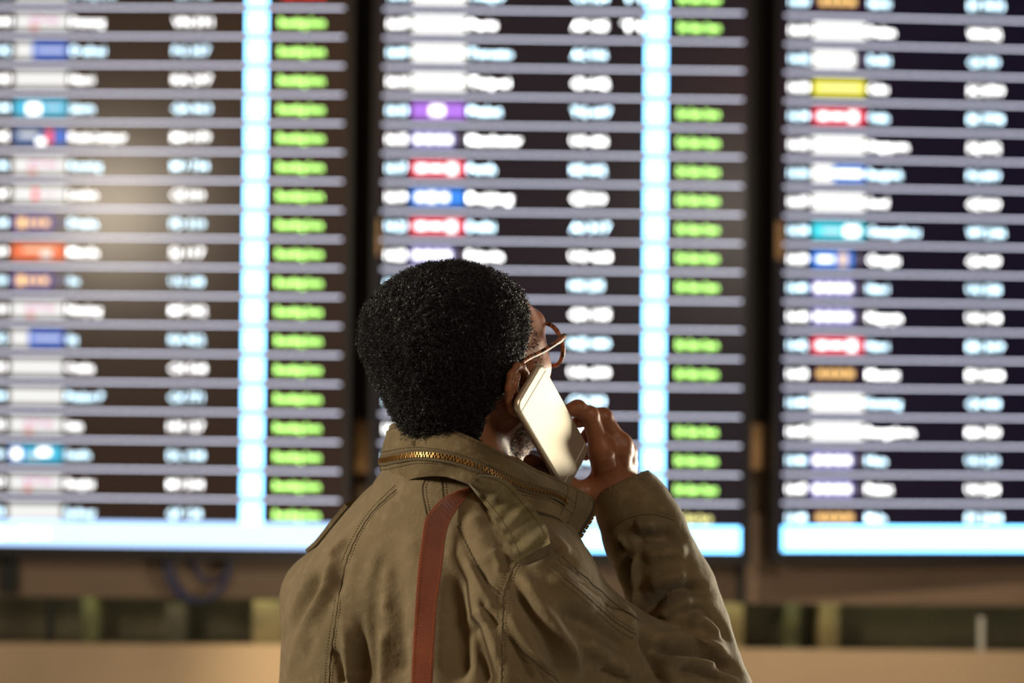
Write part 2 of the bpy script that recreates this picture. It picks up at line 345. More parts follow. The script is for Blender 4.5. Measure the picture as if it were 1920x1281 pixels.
rd = [('g', 'Nairobi', 1677, 'EY 7073', .155), ('W', 'Dalian', 1686, 'WN 542', .140), ('x', 'Delhi', 1677, 'CX 759', .135), ('y', 'Cebu', 1672, '5C 0799', .155), ('R', 'Osaka', 1675, 'EK 7778', .155),
      ('W', 'Singapore', 1713, 'SQ 892', .140), ('b', 'Bangkok', 1702, 'PG 899', .140), ('W', 'Seoul', 1674, 'OZ 869', .140), ('t', 'Guangzhou', 1735, 'WY 2186', .165), ('e', 'Chengdu', 1696, 'CA 989', .142),
      ('l', 'Hanoi', 1676, 'UO 538', .145), ('l', 'Nagoya', 1702, 'UO 118', .145), ('R', 'Hanoi', 1676, 'EK 309', .160), ('g', 'Muscat', 1697, 'EY 3088', .158), ('W', 'Kunming', 1702, 'CX 438', .145),
      ('W', 'Bangalore', 1728, 'KA 150', .145), ('l', 'Hue', 1675, 'UO 210', .140), ('l', 'Phuket', 1685, 'UO 254', .140), ('g', 'Male', 1674, 'EY 2304', .155)]
rowsR = [(a, '16:%02d' % (30 + i), b_, cwR(x), f_, w_, 1, 'Gate Open', (G_GRN, .172)) for i, (a, b_, x, f_, w_) in enumerate(rd)]
board('left departure board, cut by the left edge, cable coil hanging beneath', -1.482, YB, CAMZ + 1.4873, -.025, rowsL, '4 Jan 2016')
board('middle departure board behind the man, whole width in view', .2076, YB - .006, CAMZ + 1.4859, .0109, rowsC, None, True, 1)
board('right departure board, cut by the right edge, with a yellow logo near its top', 1.9133, YB + .086, CAMZ + 1.4881, .0625, rowsR, None, False, 2)
flush_text()

# mounting columns between the boards with their plates
def bevel_box(name, x0, x1, y0, y1, z0, z1, m, parent=None, c=.006):
    o = MB().box(x0, x1, y0, y1, z0, z1).build(name, m, parent)
    md = o.modifiers.new('bevel', 'BEVEL'); md.width = c; md.segments = 2
    return o
for (xc, pl, lab) in ((xb(681), -1, 'dark mounting column between the left and middle boards'), (xb(1428), 1, 'dark mounting column between the middle and right boards')):
    t = empty('mounting_column', (xc, YB + .20, 0)); tag(t, lab, 'column')
    MB().box(-.07, .07, 0, .12, zb(790), 4.9).build('post', M['column'], t)
    MB().box(-.062, .062, .005, .11, .56, zb(790)).build('lower_post', M['fascia'], t)
    bevel_box('bracket_plate', -.045, .038, -.05, 0, zb(895 if pl < 0 else 882), zb(795), M['bronze'], t)
for px0, px1, lab in ((696, 711, 'small bronze-coloured plate at the left edge of the middle board'), (1452, 1466, 'small bronze-coloured plate at the left edge of the right board')):
    o = bevel_box('name_plate', xb(px0), xb(px1), YB - .022, YB - .012, zb(482), zb(412), M['bronze']); tag(o, lab, 'plate')
# posts, cable and small objects in the recess
o = bevel_box('support_post', xb(-12), xb(18), YB + .10, YB + .16, zb(1130), zb(1040), M['blackpost']); tag(o, 'black support post under the left board at the far left edge', 'post')
o = bevel_box('support_post', xb(1396), xb(1409), YB + .12, YB + .16, zb(1138), zb(1055), M['blackpost']); tag(o, 'slim dark post below the gap right of the middle board', 'post')
o = bevel_box('support_post', xb(76), xb(88), YB + .12, YB + .15, .331, zb(1138), M['blackpost']); tag(o, 'thin black post standing in the recess near the left edge', 'post')
o = bevel_box('support_post', xb(1858), xb(1869), YB + .14, YB + .16, .331, zb(1160), M['white']); tag(o, 'thin pale post standing in the recess near the right edge', 'post')
for px0, px1, pt, m, lab, dy in ((455, 515, 1152, 'green', 'blurred yellow box in the recess just left of the man', .30), (118, 146, 1150, 'olivebox', 'narrow olive box in the recess beside the thin black post', .30),
                            (283, 318, 1160, 'recess', 'grey-green box in the recess under the cable coil', .32), (1372, 1420, 1146, 'green', 'yellow-green box in the recess just right of the sleeve', .30),
                            (1500, 1530, 1150, 'olivebox', 'olive box standing in the recess beneath the right board, nearer the man', .30), (1572, 1612, 1148, 'green', 'pale green box in the recess beneath the middle of the right board', .34)):
    bevel_box('storage_box', xb(px0), xb(px1), YB + dy, YB + dy + .1, .331, zb(pt), M[m]); tag(bpy.data.objects[-1] if False else COL.objects[-1], lab, 'box')
mb = MB()
for (cx, cz, rx, rz_, dy) in ((xb(362), zb(1072), .135, .155, 0), (xb(368), zb(1074), .122, .15, .010), (xb(388), zb(1055), .08, .115, .022)):
    mb.tube([(cx + rx * math.cos(a), YB + .122 + dy + .004 * math.sin(2 * a), cz + rz_ * math.sin(a)) for a in np.linspace(0, 2 * PI, 41)[:-1]], .0085, 8, closed=True)
o = mb.build('cable_coil', M['cable'], None, True); tag(o, 'coil of dark blue cable hanging below the left board', 'cable')

# pendant lamps of the hall, behind the camera (mirrored in the glossy boards)
for (x, y, z, s, c, lab) in ((-4.8, -3.0, 3.55, 60, (1, .42, .10), 'leftmost warm pendant lamp behind the viewer'), (-2.65, -3.0, 4.25, 60, (1, .42, .12), 'second warm pendant lamp from the left behind the viewer'),
                    (-1.1, -3.0, 4.15, 90, (1, .55, .2), 'middle warm pendant lamp behind the viewer'), (2.3, -3.0, 4.2, 40, (1, .2, .06), 'reddish pendant lamp behind the viewer, nearer the middle'), (3.4, -3.0, 4.2, 60, (1, .2, .06), 'rightmost reddish pendant lamp behind the viewer')):
    t = empty('pendant_lamp', (x, y, z)); tag(t, lab, 'lamp')
    A = np.linspace(0, PI, 9); Bn = np.linspace(0, 2 * PI, 13)[:-1]; V = []; F = []
    for a in A:
        for b_ in Bn: V.append((.13 * math.sin(a) * math.cos(b_), .13 * math.sin(a) * math.sin(b_), .13 * math.cos(a)))
    for i in range(8):
        for j in range(12): F.append((i * 12 + j, (i + 1) * 12 + j, (i + 1) * 12 + (j + 1) % 12, i * 12 + (j + 1) % 12))
    mesh('globe', V, F, glow('lamp_glow', c, s * .35), t, True)
    MB().tube([(0, 0, .12), (0, 0, 5.0 - z)], .006, 6).build('cord', M['blackpost'], t)
    MB().tube([(0, 0, .115), (0, 0, .16)], .035, 12).build('cap', M['steel'], t)

# ------------------------------------------------------------------ signed distance sculpting
def cap(a, b, ra, rb):
    a = np.asarray(a, float); b = np.asarray(b, float); ab = b - a; L2 = max(ab @ ab, 1e-12)
    def f(P):
        h = np.clip(((P - a) @ ab) / L2, 0, 1)
        return np.linalg.norm(P - a - h[:, None] * ab, axis=1) - (ra + (rb - ra) * h)
    return f
def ell(c, R, s):
    """ellipsoid; R rows are its axes"""
    c = np.asarray(c, float); R = np.asarray(R, float); s = np.asarray(s, float)
    def f(P):
        q = (P - c) @ R.T; k0 = np.linalg.norm(q / s, axis=1); k1 = np.linalg.norm(q / s ** 2, axis=1) + 1e-9
        return k0 * (k0 - 1) / k1
    return f
def smin(a, b, k):
    h = np.clip(0.5 + 0.5 * (b - a) / k, 0, 1); return b + (a - b) * h - k * h * (1 - h)
def smax(a, b, k): return -smin(-a, -b, k)
def union(fs, k):
    def f(P):
        d = fs[0](P)
        for g_ in fs[1:]: d = smin(d, g_(P), k)
        return d
    return f
def chain(pts, k=0.006):   # pts: list of (x,y,z,r)
    return union([cap(pts[i][:3], pts[i + 1][:3], pts[i][3], pts[i + 1][3]) for i in range(len(pts) - 1)], k)
def SR(px, py, Y, r): p = S(px, py, Y); return (p[0], p[1], p[2], rad(r, Y))

def isosurface(func, lo, hi, h, B=4):
    lo = np.asarray(lo, float); n = np.ceil((np.asarray(hi) - lo) / (h * B)).astype(int)
    ax = [lo[i] + (np.arange(n[i]) + .5) * h * B for i in range(3)]
    G = np.stack(np.meshgrid(*ax, indexing='ij'), -1).reshape(-1, 3)
    d = func(G).reshape(n); keep = np.abs(d) < h * B * 1.9
    N = n * B + 1
    nm = np.zeros(N, bool); r = np.repeat(np.repeat(np.repeat(keep, B, 0), B, 1), B, 2)
    for a in (0, 1):
        for b_ in (0, 1):
            for c in (0, 1): nm[a:a + r.shape[0], b_:b_ + r.shape[1], c:c + r.shape[2]] |= r
    idx = np.argwhere(nm); D = np.full(N, 1e3, np.float32)
    vals = np.empty(len(idx), np.float32)
    for s0 in range(0, len(idx), 400000):
        vals[s0:s0 + 400000] = func(lo + idx[s0:s0 + 400000] * h)
    D[nm] = vals; neg = D < 0
    cnt = np.zeros(N - 1, np.int8)
    for a in (0, 1):
        for b_ in (0, 1):
            for c in (0, 1): cnt += neg[a:a + N[0] - 1, b_:b_ + N[1] - 1, c:c + N[2] - 1]
    act = r & (cnt > 0) & (cnt < 8)
    ci = np.argwhere(act); vid = np.full(N - 1, -1, np.int64); vid[act] = np.arange(len(ci))
    acc = np.zeros((len(ci), 3)); k = np.zeros(len(ci))
    corners = [(a, b_, c) for a in (0, 1) for b_ in (0, 1) for c in (0, 1)]
    for p in corners:
        for axn in range(3):
            if p[axn]: continue
            q = list(p); q[axn] = 1
            d0 = D[ci[:, 0] + p[0], ci[:, 1] + p[1], ci[:, 2] + p[2]].astype(float); d1 = D[ci[:, 0] + q[0], ci[:, 1] + q[1], ci[:, 2] + q[2]].astype(float)
            m = (d0 < 0) != (d1 < 0); t = np.where(m, d0 / np.where(m, d0 - d1, 1), 0)
            pos = np.array(p, float)[None].repeat(len(ci), 0); pos[:, axn] += t
            acc[m] += pos[m]; k[m] += 1
    V = lo + (ci + acc / k[:, None]) * h
    Fs = []
    for axn in range(3):
        o1, o2 = [(1, 2), (2, 0), (0, 1)][axn]
        s0 = [slice(None)] * 3; s1 = [slice(None)] * 3
        s0[axn] = slice(0, -1); s1[axn] = slice(1, None)
        ch = neg[tuple(s0)] != neg[tuple(s1)]
        e = np.argwhere(ch)
        e = e[(e[:, o1] > 0) & (e[:, o2] > 0) & (e[:, o1] < N[o1] - 1) & (e[:, o2] < N[o2] - 1)]
        flip = neg[e[:, 0], e[:, 1], e[:, 2]]
        q = []
        for (a, b_) in ((-1, -1), (0, -1), (0, 0), (-1, 0)):
            c = e.copy(); c[:, o1] += a; c[:, o2] += b_; q.append(vid[c[:, 0], c[:, 1], c[:, 2]])
        q = np.stack(q, 1); q[~flip] = q[~flip][:, ::-1]
        Fs.append(q[(q >= 0).all(1)])
    F = np.concatenate(Fs); return V, F
def smooth_mesh(V, F, it=2, lam=0.5):
    E = np.concatenate([F[:, [0, 1]], F[:, [1, 2]], F[:, [2, 3]], F[:, [3, 0]]]); E = np.concatenate([E, E[:, ::-1]])
    deg = np.bincount(E[:, 0], minlength=len(V))[:, None].clip(1)
    for _ in range(it):
        A = np.stack([np.bincount(E[:, 0], V[E[:, 1], c], minlength=len(V)) for c in range(3)], 1) / deg
        V = V + lam * (A - V)
    return V
def vnormals(V, F):
    a = V[F[:, 2]] - V[F[:, 0]]; b_ = V[F[:, 3]] - V[F[:, 1]]; n = np.cross(a, b_)
    N = np.stack([sum(np.bincount(F[:, k], n[:, c], minlength=len(V)) for k in range(4)) for c in range(3)], 1)
    return N / (np.linalg.norm(N, axis=1)[:, None] + 1e-12)
def spline(P, n):
    P = np.asarray(P, float); t = np.concatenate([[0], np.cumsum(np.linalg.norm(np.diff(P, axis=0), axis=1) + 1e-9)])
    m = np.zeros_like(P); m[1:-1] = (P[2:] - P[:-2]) / (t[2:] - t[:-2])[:, None]
    m[0] = (P[1] - P[0]) / (t[1] - t[0]); m[-1] = (P[-1] - P[-2]) / (t[-1] - t[-2])
    u = np.linspace(0, t[-1], n); i = np.clip(np.searchsorted(t, u) - 1, 0, len(P) - 2); hh = t[i + 1] - t[i]; s = ((u - t[i]) / hh)[:, None]; hh = hh[:, None]
    return (2 * s**3 - 3 * s**2 + 1) * P[i] + (s**3 - 2 * s**2 + s) * hh * m[i] + (-2 * s**3 + 3 * s**2) * P[i + 1] + (s**3 - s**2) * hh * m[i + 1]

# ------------------------------------------------------------------ head frame
YAW = math.radians(46); HP = math.radians(13); HS = 1.04
hr = np.array([math.cos(YAW), -math.sin(YAW), 0]); h0 = np.array([math.sin(YAW), math.cos(YAW), 0])
hf = h0 * math.cos(HP) + np.array([0, 0, math.sin(HP)]); hu = np.cross(hr, hf)
HC = S(873, 652, 0.0); HR = np.stack([hr, hf, hu])
def H(r, f, u): return HC + HS * (r * hr + f * hf + u * hu)
def inH(P): return (P - HC) @ HR.T / HS
# ear, right side, helix in measured positions
EAR = [S(985, 712, -.040), S(986, 699, -.048), S(979, 687, -.058), S(967, 687, -.070), S(957, 703, -.078), S(953, 728, -.080), S(955, 752, -.074), S(961, 769, -.064), S(969, 774, -.056)]
ear_r = [.0035, .0038, .0042, .0045, .0045, .0043, .0042, .0055, .0055]
def ear_parts(side):
    def mm(p):
        if side > 0: return p
        q = inH(np.asarray(p)[None])[0]; return H(-q[0], q[1], q[2])
    pts = [(*mm(p), r) for p, r in zip(EAR, ear_r)]
    fs = [chain(pts, .003)]
    root = [H(.076, .012, -.030), H(.077, .010, -.022), H(.078, .004, -.016), H(.078, -.004, -.020), H(.077, -.008, -.030), H(.076, -.008, -.045), H(.074, -.006, -.058), H(.072, 0, -.066), H(.072, .006, -.068)]
    inner = []
    for p, q in zip(EAR[3:], root[3:]):
        fs.append(cap(mm(p), mm(q), .0026, .0045))
    for i in range(3, 8):
        p = (EAR[i] + EAR[i + 1]) / 2; q = (root[i] + root[i + 1]) / 2; fs.append(cap(mm(p), mm(q), .0026, .0045))
    ah = [S(972, 704, -.066), S(966, 722, -.070), S(966, 742, -.066), S(971, 758, -.058)]
    fs.append(chain([(*mm(p), .0033) for p in ah], .003))
    tr = [S(980, 738, -.050), S(980, 750, -.048)]
    fs.append(chain([(*mm(p), .005) for p in tr], .003))
    return union(fs, .003)
head_parts = [ell(H(0, -.006, .004), HR, (.0765 * HS, .0975 * HS, .089 * HS)),
    ell(H(0, .045, -.022), HR, (.0635 * HS, .055 * HS, .072 * HS)), ell(H(0, .040, -.072), HR, (.0555 * HS, .050 * HS, .052 * HS)),
    cap(H(.050, .005, -.078), H(.020, .072, -.112), .017, .016), cap(H(-.050, .005, -.078), H(-.020, .072, -.112), .017, .016),
    cap(H(-.012, .078, -.112), H(.012, .078, -.112), .018, .018),
    cap(H(-.030, .084, .012), H(.030, .084, .012), .012, .012),
    cap(H(.046, .062, -.038), H(.062, .030, -.035), .013, .012), cap(H(-.046, .062, -.038), H(-.062, .030, -.035), .013, .012)]
face_parts = [cap(H(0, .094, -.004), H(0, .112, -.042), .007, .010), cap(H(-.012, .101, -.045), H(.012, .101, -.045), .0085, .0085),
    ell(H(0, .095, -.070), HR, (.024, .012, .006)), ell(H(0, .094, -.080), HR, (.021, .012, .0065))]
headf = union(head_parts, .016); facef = union(face_parts, .006)
earR = ear_parts(1); earL = ear_parts(-1)
sock = [ell(H(.032, .097, -.014), HR, (.017, .012, .011)), ell(H(-.032, .097, -.014), HR, (.017, .012, .011))]
canal = [cap(H(.070, -.001, -.044), H(.088, .004, -.044), .006, .006), cap(H(-.070, -.001, -.044), H(-.088, .004, -.044), .006, .006)]
neckf = union([cap(H(0, .018, -.085), S(905, 905, .07), .050, .052), cap(H(.000, -.028, -.05), S(862, 905, -.005), .056, .060), cap(H(.046, -.012, -.060), S(915, 900, .03), .013, .012), cap(H(-.046, -.012, -.060), S(850, 900, .10), .013, .012)], .012)
def head_neck(P):
    d = smin(headf(P), facef(P), .006)
    for s_ in sock: d = smax(d, -s_(P), .006)
    d = smin(d, neckf(P), .02)
    e = np.minimum(earR(P), earL(P)); d = smin(d, e, .004)
    for c_ in canal: d = smax(d, -c_(P), .003)
    return d

# ------------------------------------------------------------------ jacket sculpt
TY = math.radians(34)
tr_ = np.array([math.cos(TY), -math.sin(TY), 0]); tf_ = np.array([math.sin(TY), math.cos(TY), 0]); tu_ = np.array([0, 0, 1.0])
TR = np.stack([tr_, tf_, tu_]); T0 = S(850, 905, 0.0)
def T(r, f, u): return T0 + r * tr_ + f * tf_ + u * tu_
def ecap(c, s, u0, u1):      # vertical elliptical column in the torso frame
    def f(P):
        q = (P - T0) @ TR.T; uu = np.clip(q[:, 2], u1, u0)
        k = np.stack([(q[:, 0] - c[0]) / s[0], (q[:, 1] - c[1]) / s[1], (q[:, 2] - uu) / s[0]], 1)
        return (np.linalg.norm(k, axis=1) - 1) * min(s)
    return f
LS = SR(634, 1135, .105, 104); RS = SR(1000, 1112, -.085, 112)
def torso_prims(o):
    return [cap(S(850, 925, .01), S(852, 975, .01), .070 - o, .085 - o),
        cap(S(846, 955, .01), LS[:3], .072 - o, LS[3] - o), cap(S(855, 958, .0), RS[:3], .074 - o, RS[3] - o),
        ecap((0.0, .015), (.190 - o, .128 - o), -.30, -.66), ell(T(-.075, -.055, -.22), TR, (.115 - o, .085 - o, .17 - o)),
        ell(T(.070, -.055, -.22), TR, (.115 - o, .085 - o, .17 - o)), ell(T(0, .075, -.20), TR, (.16 - o, .075 - o, .17 - o)),
        ecap((0.0, .01), (.178 - o, .115 - o), -.16, -.40)]
def larm_prims(o):
    return [cap(LS[:3], S(606, 1460, .10), LS[3] - o, .060 - o), cap(S(606, 1460, .10), S(640, 1760, .06), .060 - o, .046 - o)]
torso = union(torso_prims(0), .035); larm = union(larm_prims(0), .02)
ELB = SR(1322, 1318, .01, 96)
FA = [ELB, SR(1284, 1188, .03, 85), SR(1257, 1105, .04, 83), SR(1209, 1000, .055, 80), SR(1188, 955, .06, 72), SR(1154, 895, .07, 57)]
rup = chain([RS, SR(1098, 1208, -.055, 99), ELB], .02)
rfa = chain(FA, .004)
cuffA = S(1160, 908, .068); cuffD = np.array(FA[5][:3]) - np.array(FA[3][:3]); cuffD /= np.linalg.norm(cuffD)
inner = cap(np.array(FA[4][:3]), np.array(FA[5][:3]) + cuffD * .03, rad(60, .06), rad(49, .07))
def jacket_f(P):
    d = smin(torso(P), larm(P), .012)
    fa = rfa(P); fa = smax(fa, (P - cuffA) @ cuffD, .002); fa = smax(fa, -inner(P), .002)
    arm = smin(rup(P), fa, .005)
    d = smin(d, arm, .018)
    return smax(d, (T0[2] - .66) - P[:, 2], .01)

# folds: (kind amplitude mm, sigma px, polyline px) sculpted into the cloth
FOLDS = [
 (5, 9, [(632, 1028), (608, 1108), (575, 1168), (549, 1221), (540, 1270)]), (-4, 10, [(648, 1060), (622, 1130), (590, 1190), (566, 1250)]),
 (4, 8, [(599, 1067), (564, 1120), (534, 1174)]), (-3.5, 8, [(612, 1080), (580, 1130), (548, 1190), (535, 1240)]),
 (3, 6, [(580, 1075), (556, 1110)]), (3, 6, [(648, 1010), (618, 1050)]),
 (6, 10, [(637, 1150), (648, 1190), (657, 1240), (662, 1290)]), (-5, 9, [(670, 1150), (678, 1200), (684, 1290)]), (-4, 6, [(627, 1215), (640, 1260), (645, 1290)]),
 (4.5, 10, [(733, 1060), (727, 1100), (722, 1150)]), (3, 12, [(712, 1030), (694, 1093), (680, 1140)]), (-5, 14, [(752, 1080), (748, 1150), (752, 1290)]),
 (-3, 10, [(705, 1110), (700, 1180), (704, 1290)]), (3, 10, [(722, 1180), (718, 1290)]), (2.5, 16, [(775, 1000), (765, 1100)]),
 (-27, 26, [(846, 1040), (848, 1110), (852, 1200), (858, 1300)]), (-12, 20, [(880, 1150), (900, 1220), (915, 1300)]),
 (5, 14, [(885, 960), (900, 1010), (925, 1060)]), (-5, 7, [(858, 986), (888, 1050), (916, 1100)]), (4, 9, [(872, 1040), (895, 1090), (925, 1150)]),
 (-4, 9, [(905, 930), (925, 985), (950, 1040)]), (4, 7, [(925, 1030), (940, 1075)]),
 (-5, 8, [(900, 1120), (925, 1165), (938, 1180)]), (4, 9, [(890, 1140), (915, 1190), (935, 1240)]),
 (7, 13, [(972, 1075), (999, 1115), (1030, 1156), (1062, 1209), (1085, 1270)]), (-7, 12, [(965, 1090), (990, 1140), (1020, 1190), (1045, 1240), (1060, 1290)]),
 (4.5, 8, [(951, 1150), (978, 1195), (1012, 1240), (1035, 1280)]), (-4, 8, [(950, 1190), (975, 1235), (1000, 1285)]),
 (-5, 10, [(975, 1052), (1010, 1040), (1036, 1025)]), (-4, 8, [(1034, 1022), (1060, 1050), (1075, 1060)]), (3, 9, [(1040, 1010), (1065, 1040)]),
 (3, 16, [(1030, 1075), (1080, 1110), (1120, 1150)]), (-6, 18, [(1046, 1150), (1109, 1180), (1187, 1222)]), (5, 16, [(1080, 1200), (1140, 1230), (1190, 1270)]),
 (-4, 7, [(1140, 1125), (1152, 1133), (1165, 1120)]), (3, 8, [(1165, 1140), (1190, 1165)]), (-4, 10, [(1120, 1260), (1180, 1275)]),
 (-8, 13, [(1186, 1020), (1210, 1008), (1240, 1008), (1275, 1000)]), (6, 12, [(1190, 990), (1230, 985)]), (5, 14, [(1205, 1045), (1250, 1035), (1290, 1040)]),
 (-10, 9, [(1176, 1045), (1177, 1080), (1186, 1120)]), (7, 5, [(1190, 1041), (1192, 1090), (1197, 1145)]), (4, 4, [(1157, 1006), (1166, 1015), (1170, 1031)]), (-6, 6, [(1160, 1018), (1164, 1036)]),
 (-11, 12, [(1200, 1162), (1225, 1135), (1250, 1117), (1293, 1102), (1330, 1112)]), (6, 13, [(1215, 1100), (1240, 1088), (1290, 1080)]), (6, 12, [(1235, 1160), (1262, 1137), (1300, 1124)]),
 (-5, 8, [(1280, 1152), (1313, 1143), (1346, 1166), (1372, 1205)]), (4, 9, [(1290, 1170), (1320, 1165), (1350, 1195)]),
 (-11, 8, [(1225, 1212), (1262, 1220), (1310, 1226), (1352, 1243), (1385, 1262)]), (5, 8, [(1230, 1190), (1280, 1198), (1330, 1208), (1365, 1230)]),
 (6, 7, [(1240, 1236), (1290, 1240), (1345, 1255)]), (-8, 7, [(1270, 1255), (1320, 1262), (1370, 1280)]), (-10, 10, [(1205, 1185), (1222, 1222), (1238, 1262), (1250, 1300)]),
]
def fold_disp(px, py):
    D = np.zeros(len(px)); tri = (px > 480) & (px < 1440) & (py > 880) & (py < 1330)
    ii = np.nonzero(tri)[0]; q = np.stack([px[ii], py[ii]], 1); acc = np.zeros(len(ii))
    for amp, sg, pl in FOLDS:
        pl = spline(np.array(pl, float), 24) if len(pl) > 2 else np.linspace(pl[0], pl[1], 12)
        lo = pl.min(0) - 3.2 * sg; hi = pl.max(0) + 3.2 * sg
        k = np.nonzero((q[:, 0] > lo[0]) & (q[:, 0] < hi[0]) & (q[:, 1] > lo[1]) & (q[:, 1] < hi[1]))[0]
        if not len(k): continue
        p = q[k]; best = np.full(len(k), 1e9); tt = np.zeros(len(k)); n = len(pl) - 1
        for i in range(n):
            a = pl[i]; ab = pl[i + 1] - a; h_ = np.clip(((p - a) @ ab) / (ab @ ab + 1e-9), 0, 1)
            d = np.linalg.norm(p - a - h_[:, None] * ab, axis=1); m = d < best
            best[m] = d[m]; tt[m] = (i + h_[m]) / n
        env = np.clip(np.minimum(tt, 1 - tt) * 5 + .15, 0, 1)
        acc[k] += amp * (.0021 if pl[0, 0] < 800 else .0019 if amp > -15 else .0011) * env * np.exp(-(best / sg) ** 2 / 1.1)
    D[ii] = acc; return D
def noise3(P, s, seed=0):
    r = np.random.default_rng(seed); o = np.zeros(len(P))
    for _ in range(7):
        k = r.normal(size=3) * s; o += np.sin(P @ k + r.uniform(0, 6.28))
    return o / 7
V, F = isosurface(jacket_f, (-.42, -.30, T0[2] - .69), (.36, .34, T0[2] + .06), .003)
V = smooth_mesh(V, F, 3)
N = vnormals(V, F); px, py = project(V)
face = np.clip(-((V - CAM) / np.linalg.norm(V - CAM, axis=1)[:, None] * N).sum(1) * 2.5, 0, 1)
disp = fold_disp(px, py) * face
back = 1 - face
disp += .0020 * noise3(V, 45, 1) + .0011 * noise3(V, 110, 2)
disp += back * .004 * noise3(V * np.array([1, 1, .35]), 60, 3)
cz = np.exp(-((V - np.array(cuffA)) @ cuffD / .03) ** 2); disp *= (1 - .7 * cz)
V = V + N * disp[:, None]
V = smooth_mesh(V, F, 1, .4)
JV, JF = V, F
bvh = BVHTree.FromPolygons([Vector(v) for v in V], [tuple(int(i) for i in f_) for f_ in F])
def hit(px_, py_):
    d = FW + RT * (px_ - 960) / FPX - UP * (py_ - 640.5) / FPX; d = d / np.linalg.norm(d)
    r = bvh.ray_cast(Vector(CAM), Vector(d))
    if r[0] is None: return None, None
    n = np.array(r[1]);
    if n @ d > 0: n = -n
    return np.array(r[0]), n

# ------------------------------------------------------------------ hand
IDX = [SR(1127, 843, .035, 20), SR(1106, 779, .022, 16), SR(1083, 766, .012, 14.5), SR(1070, 768, .008, 13)]
MID = [SR(1163, 836, .050, 19), SR(1130, 783, .042, 17), SR(1103, 778, .034, 15), SR(1086, 790, .028, 13)]
RNGF = [SR(1172, 850, .068, 18), SR(1140, 806, .072, 16), SR(1113, 805, .066, 14), SR(1098, 820, .060, 12.5)]
PNK = [SR(1176, 868, .084, 16), SR(1146, 838, .092, 13.5), SR(1118, 842, .090, 12.5), SR(1098, 853, .086, 11.5)]
WR = SR(1152, 918, .072, 38)
palm = union([cap(WR[:3], IDX[0][:3], .018, .0135), cap(WR[:3], MID[0][:3], .019, .0135), cap(WR[:3], RNGF[0][:3], .018, .0125), cap(SR(1170, 915, .085, 30)[:3], PNK[0][:3], .016, .0115),
              cap(IDX[0][:3], MID[0][:3], .012, .012), cap(MID[0][:3], RNGF[0][:3], .0115, .0115), cap(RNGF[0][:3], PNK[0][:3], .011, .0105)], .008)
TH = [SR(1128, 915, .060, 26), SR(1086, 924, .052, 21), SR(1047, 898, .034, 19), SR(1022, 876, .016, 17.5), SR(996, 867, .000, 16)]
def knuckled(pts):
    fs = [chain(pts, .004)]
    for q in pts[1:3]: fs.append(ell(q[:3], np.eye(3), (q[3] * 1.10,) * 3))
    return union(fs, .003)
fingers = [knuckled(f_) for f_ in (IDX, MID, RNGF, PNK, TH)]
forearm = cap(WR[:3], FA[3][:3], .027, .028)
def hand_f(P):
    d = smin(palm(P), forearm(P), .015)
    web = cap(np.array(TH[0][:3]), np.array(IDX[0][:3]), .012, .009)
    d = smin(d, web(P), .010)
    ds = [f_(P) for f_ in fingers]
    fd = ds[0]
    for q in ds[1:4]: fd = smin(fd, q, .0018)
    d = smin(d, fd, .007); d = smin(d, ds[4], .012)
    return d
hV, hF = isosurface(hand_f, S(960, 1010, -.06) - np.array([0, 0, .0]), S(1235, 720, .13) + np.array([.01, 0, .02]), .0016)
hV = smooth_mesh(hV, hF, 3)
hN = vnormals(hV, hF)
# tendons on the back of the hand and skin creases at the finger joints
for fg in (IDX, MID, RNGF):
    a = np.array(WR[:3]) * .35 + np.array(fg[0][:3]) * .65; b_ = np.array(fg[0][:3]); ab = b_ - a
    t = np.clip((hV - a) @ ab / (ab @ ab), 0, 1); d = hV - a - t[:, None] * ab; d -= ((d * hN).sum(1))[:, None] * hN
    hV = hV + hN * (.0014 * np.exp(-(np.linalg.norm(d, axis=1) / .004) ** 2) * np.clip(np.minimum(t, 1 - t) * 5 + .3, 0, 1))[:, None]
for fg in (IDX, MID, RNGF, PNK, TH[1:]):
    for j in (1, 2):
        c = np.array(fg[j][:3]); ax = np.array(fg[j + 1][:3]) - np.array(fg[j - 1][:3]); ax /= np.linalg.norm(ax)
        q = hV - c; near = np.exp(-(np.linalg.norm(q, axis=1) / .016) ** 4)
        hV = hV - hN * (.0005 * near * (np.cos((q @ ax) * 2 * PI / .0032) * np.exp(-((q @ ax) / .006) ** 2)))[:, None]

# ------------------------------------------------------------------ person: one continuous body mesh
def body_low(P):
    d = union(torso_prims(.032), .035)(P)
    d = smin(d, union(larm_prims(.018), .02)(P), .02)
    d = smin(d, chain([(*RS[:3], RS[3] - .035), (*ELB[:3], .028)], .02)(P), .02)
    d = smin(d, chain([(*ELB[:3], .028), (*FA[3][:3], .024), (*WR[:3], .024)], .01)(P), .006)
    d = smin(d, neckf(P), .02)
    for s_ in (-1, 1):
        d = smin(d, cap(T(.085 * s_, 0, -.62), T(.095 * s_, .01, -1.02), .085, .052), .03 and .03) if False else smin(d, cap(T(.085 * s_, 0, -.62), T(.095 * s_, .01, -1.02), .085, .052)(P), .03)
        d = smin(d, cap(T(.095 * s_, .01, -1.02), T(.10 * s_, -.01, -1.37), .050, .036)(P), .02)
    return d
ZC = S(860, 880, 0)[2]
v1, f1 = isosurface(head_neck, HC - np.array([.14, .14, .18]), HC + np.array([.16, .15, .13]), .0021)
v1 = smooth_mesh(v1, f1, 1)
keep = (v1[f1].mean(1)[:, 2] > ZC - .03); f1 = f1[keep]
v2, f2 = isosurface(body_low, (-.42, -.30, .07), (.36, .34, ZC + .02), .006)
keep = (v2[f2].mean(1)[:, 2] < ZC + .0); f2 = f2[keep]
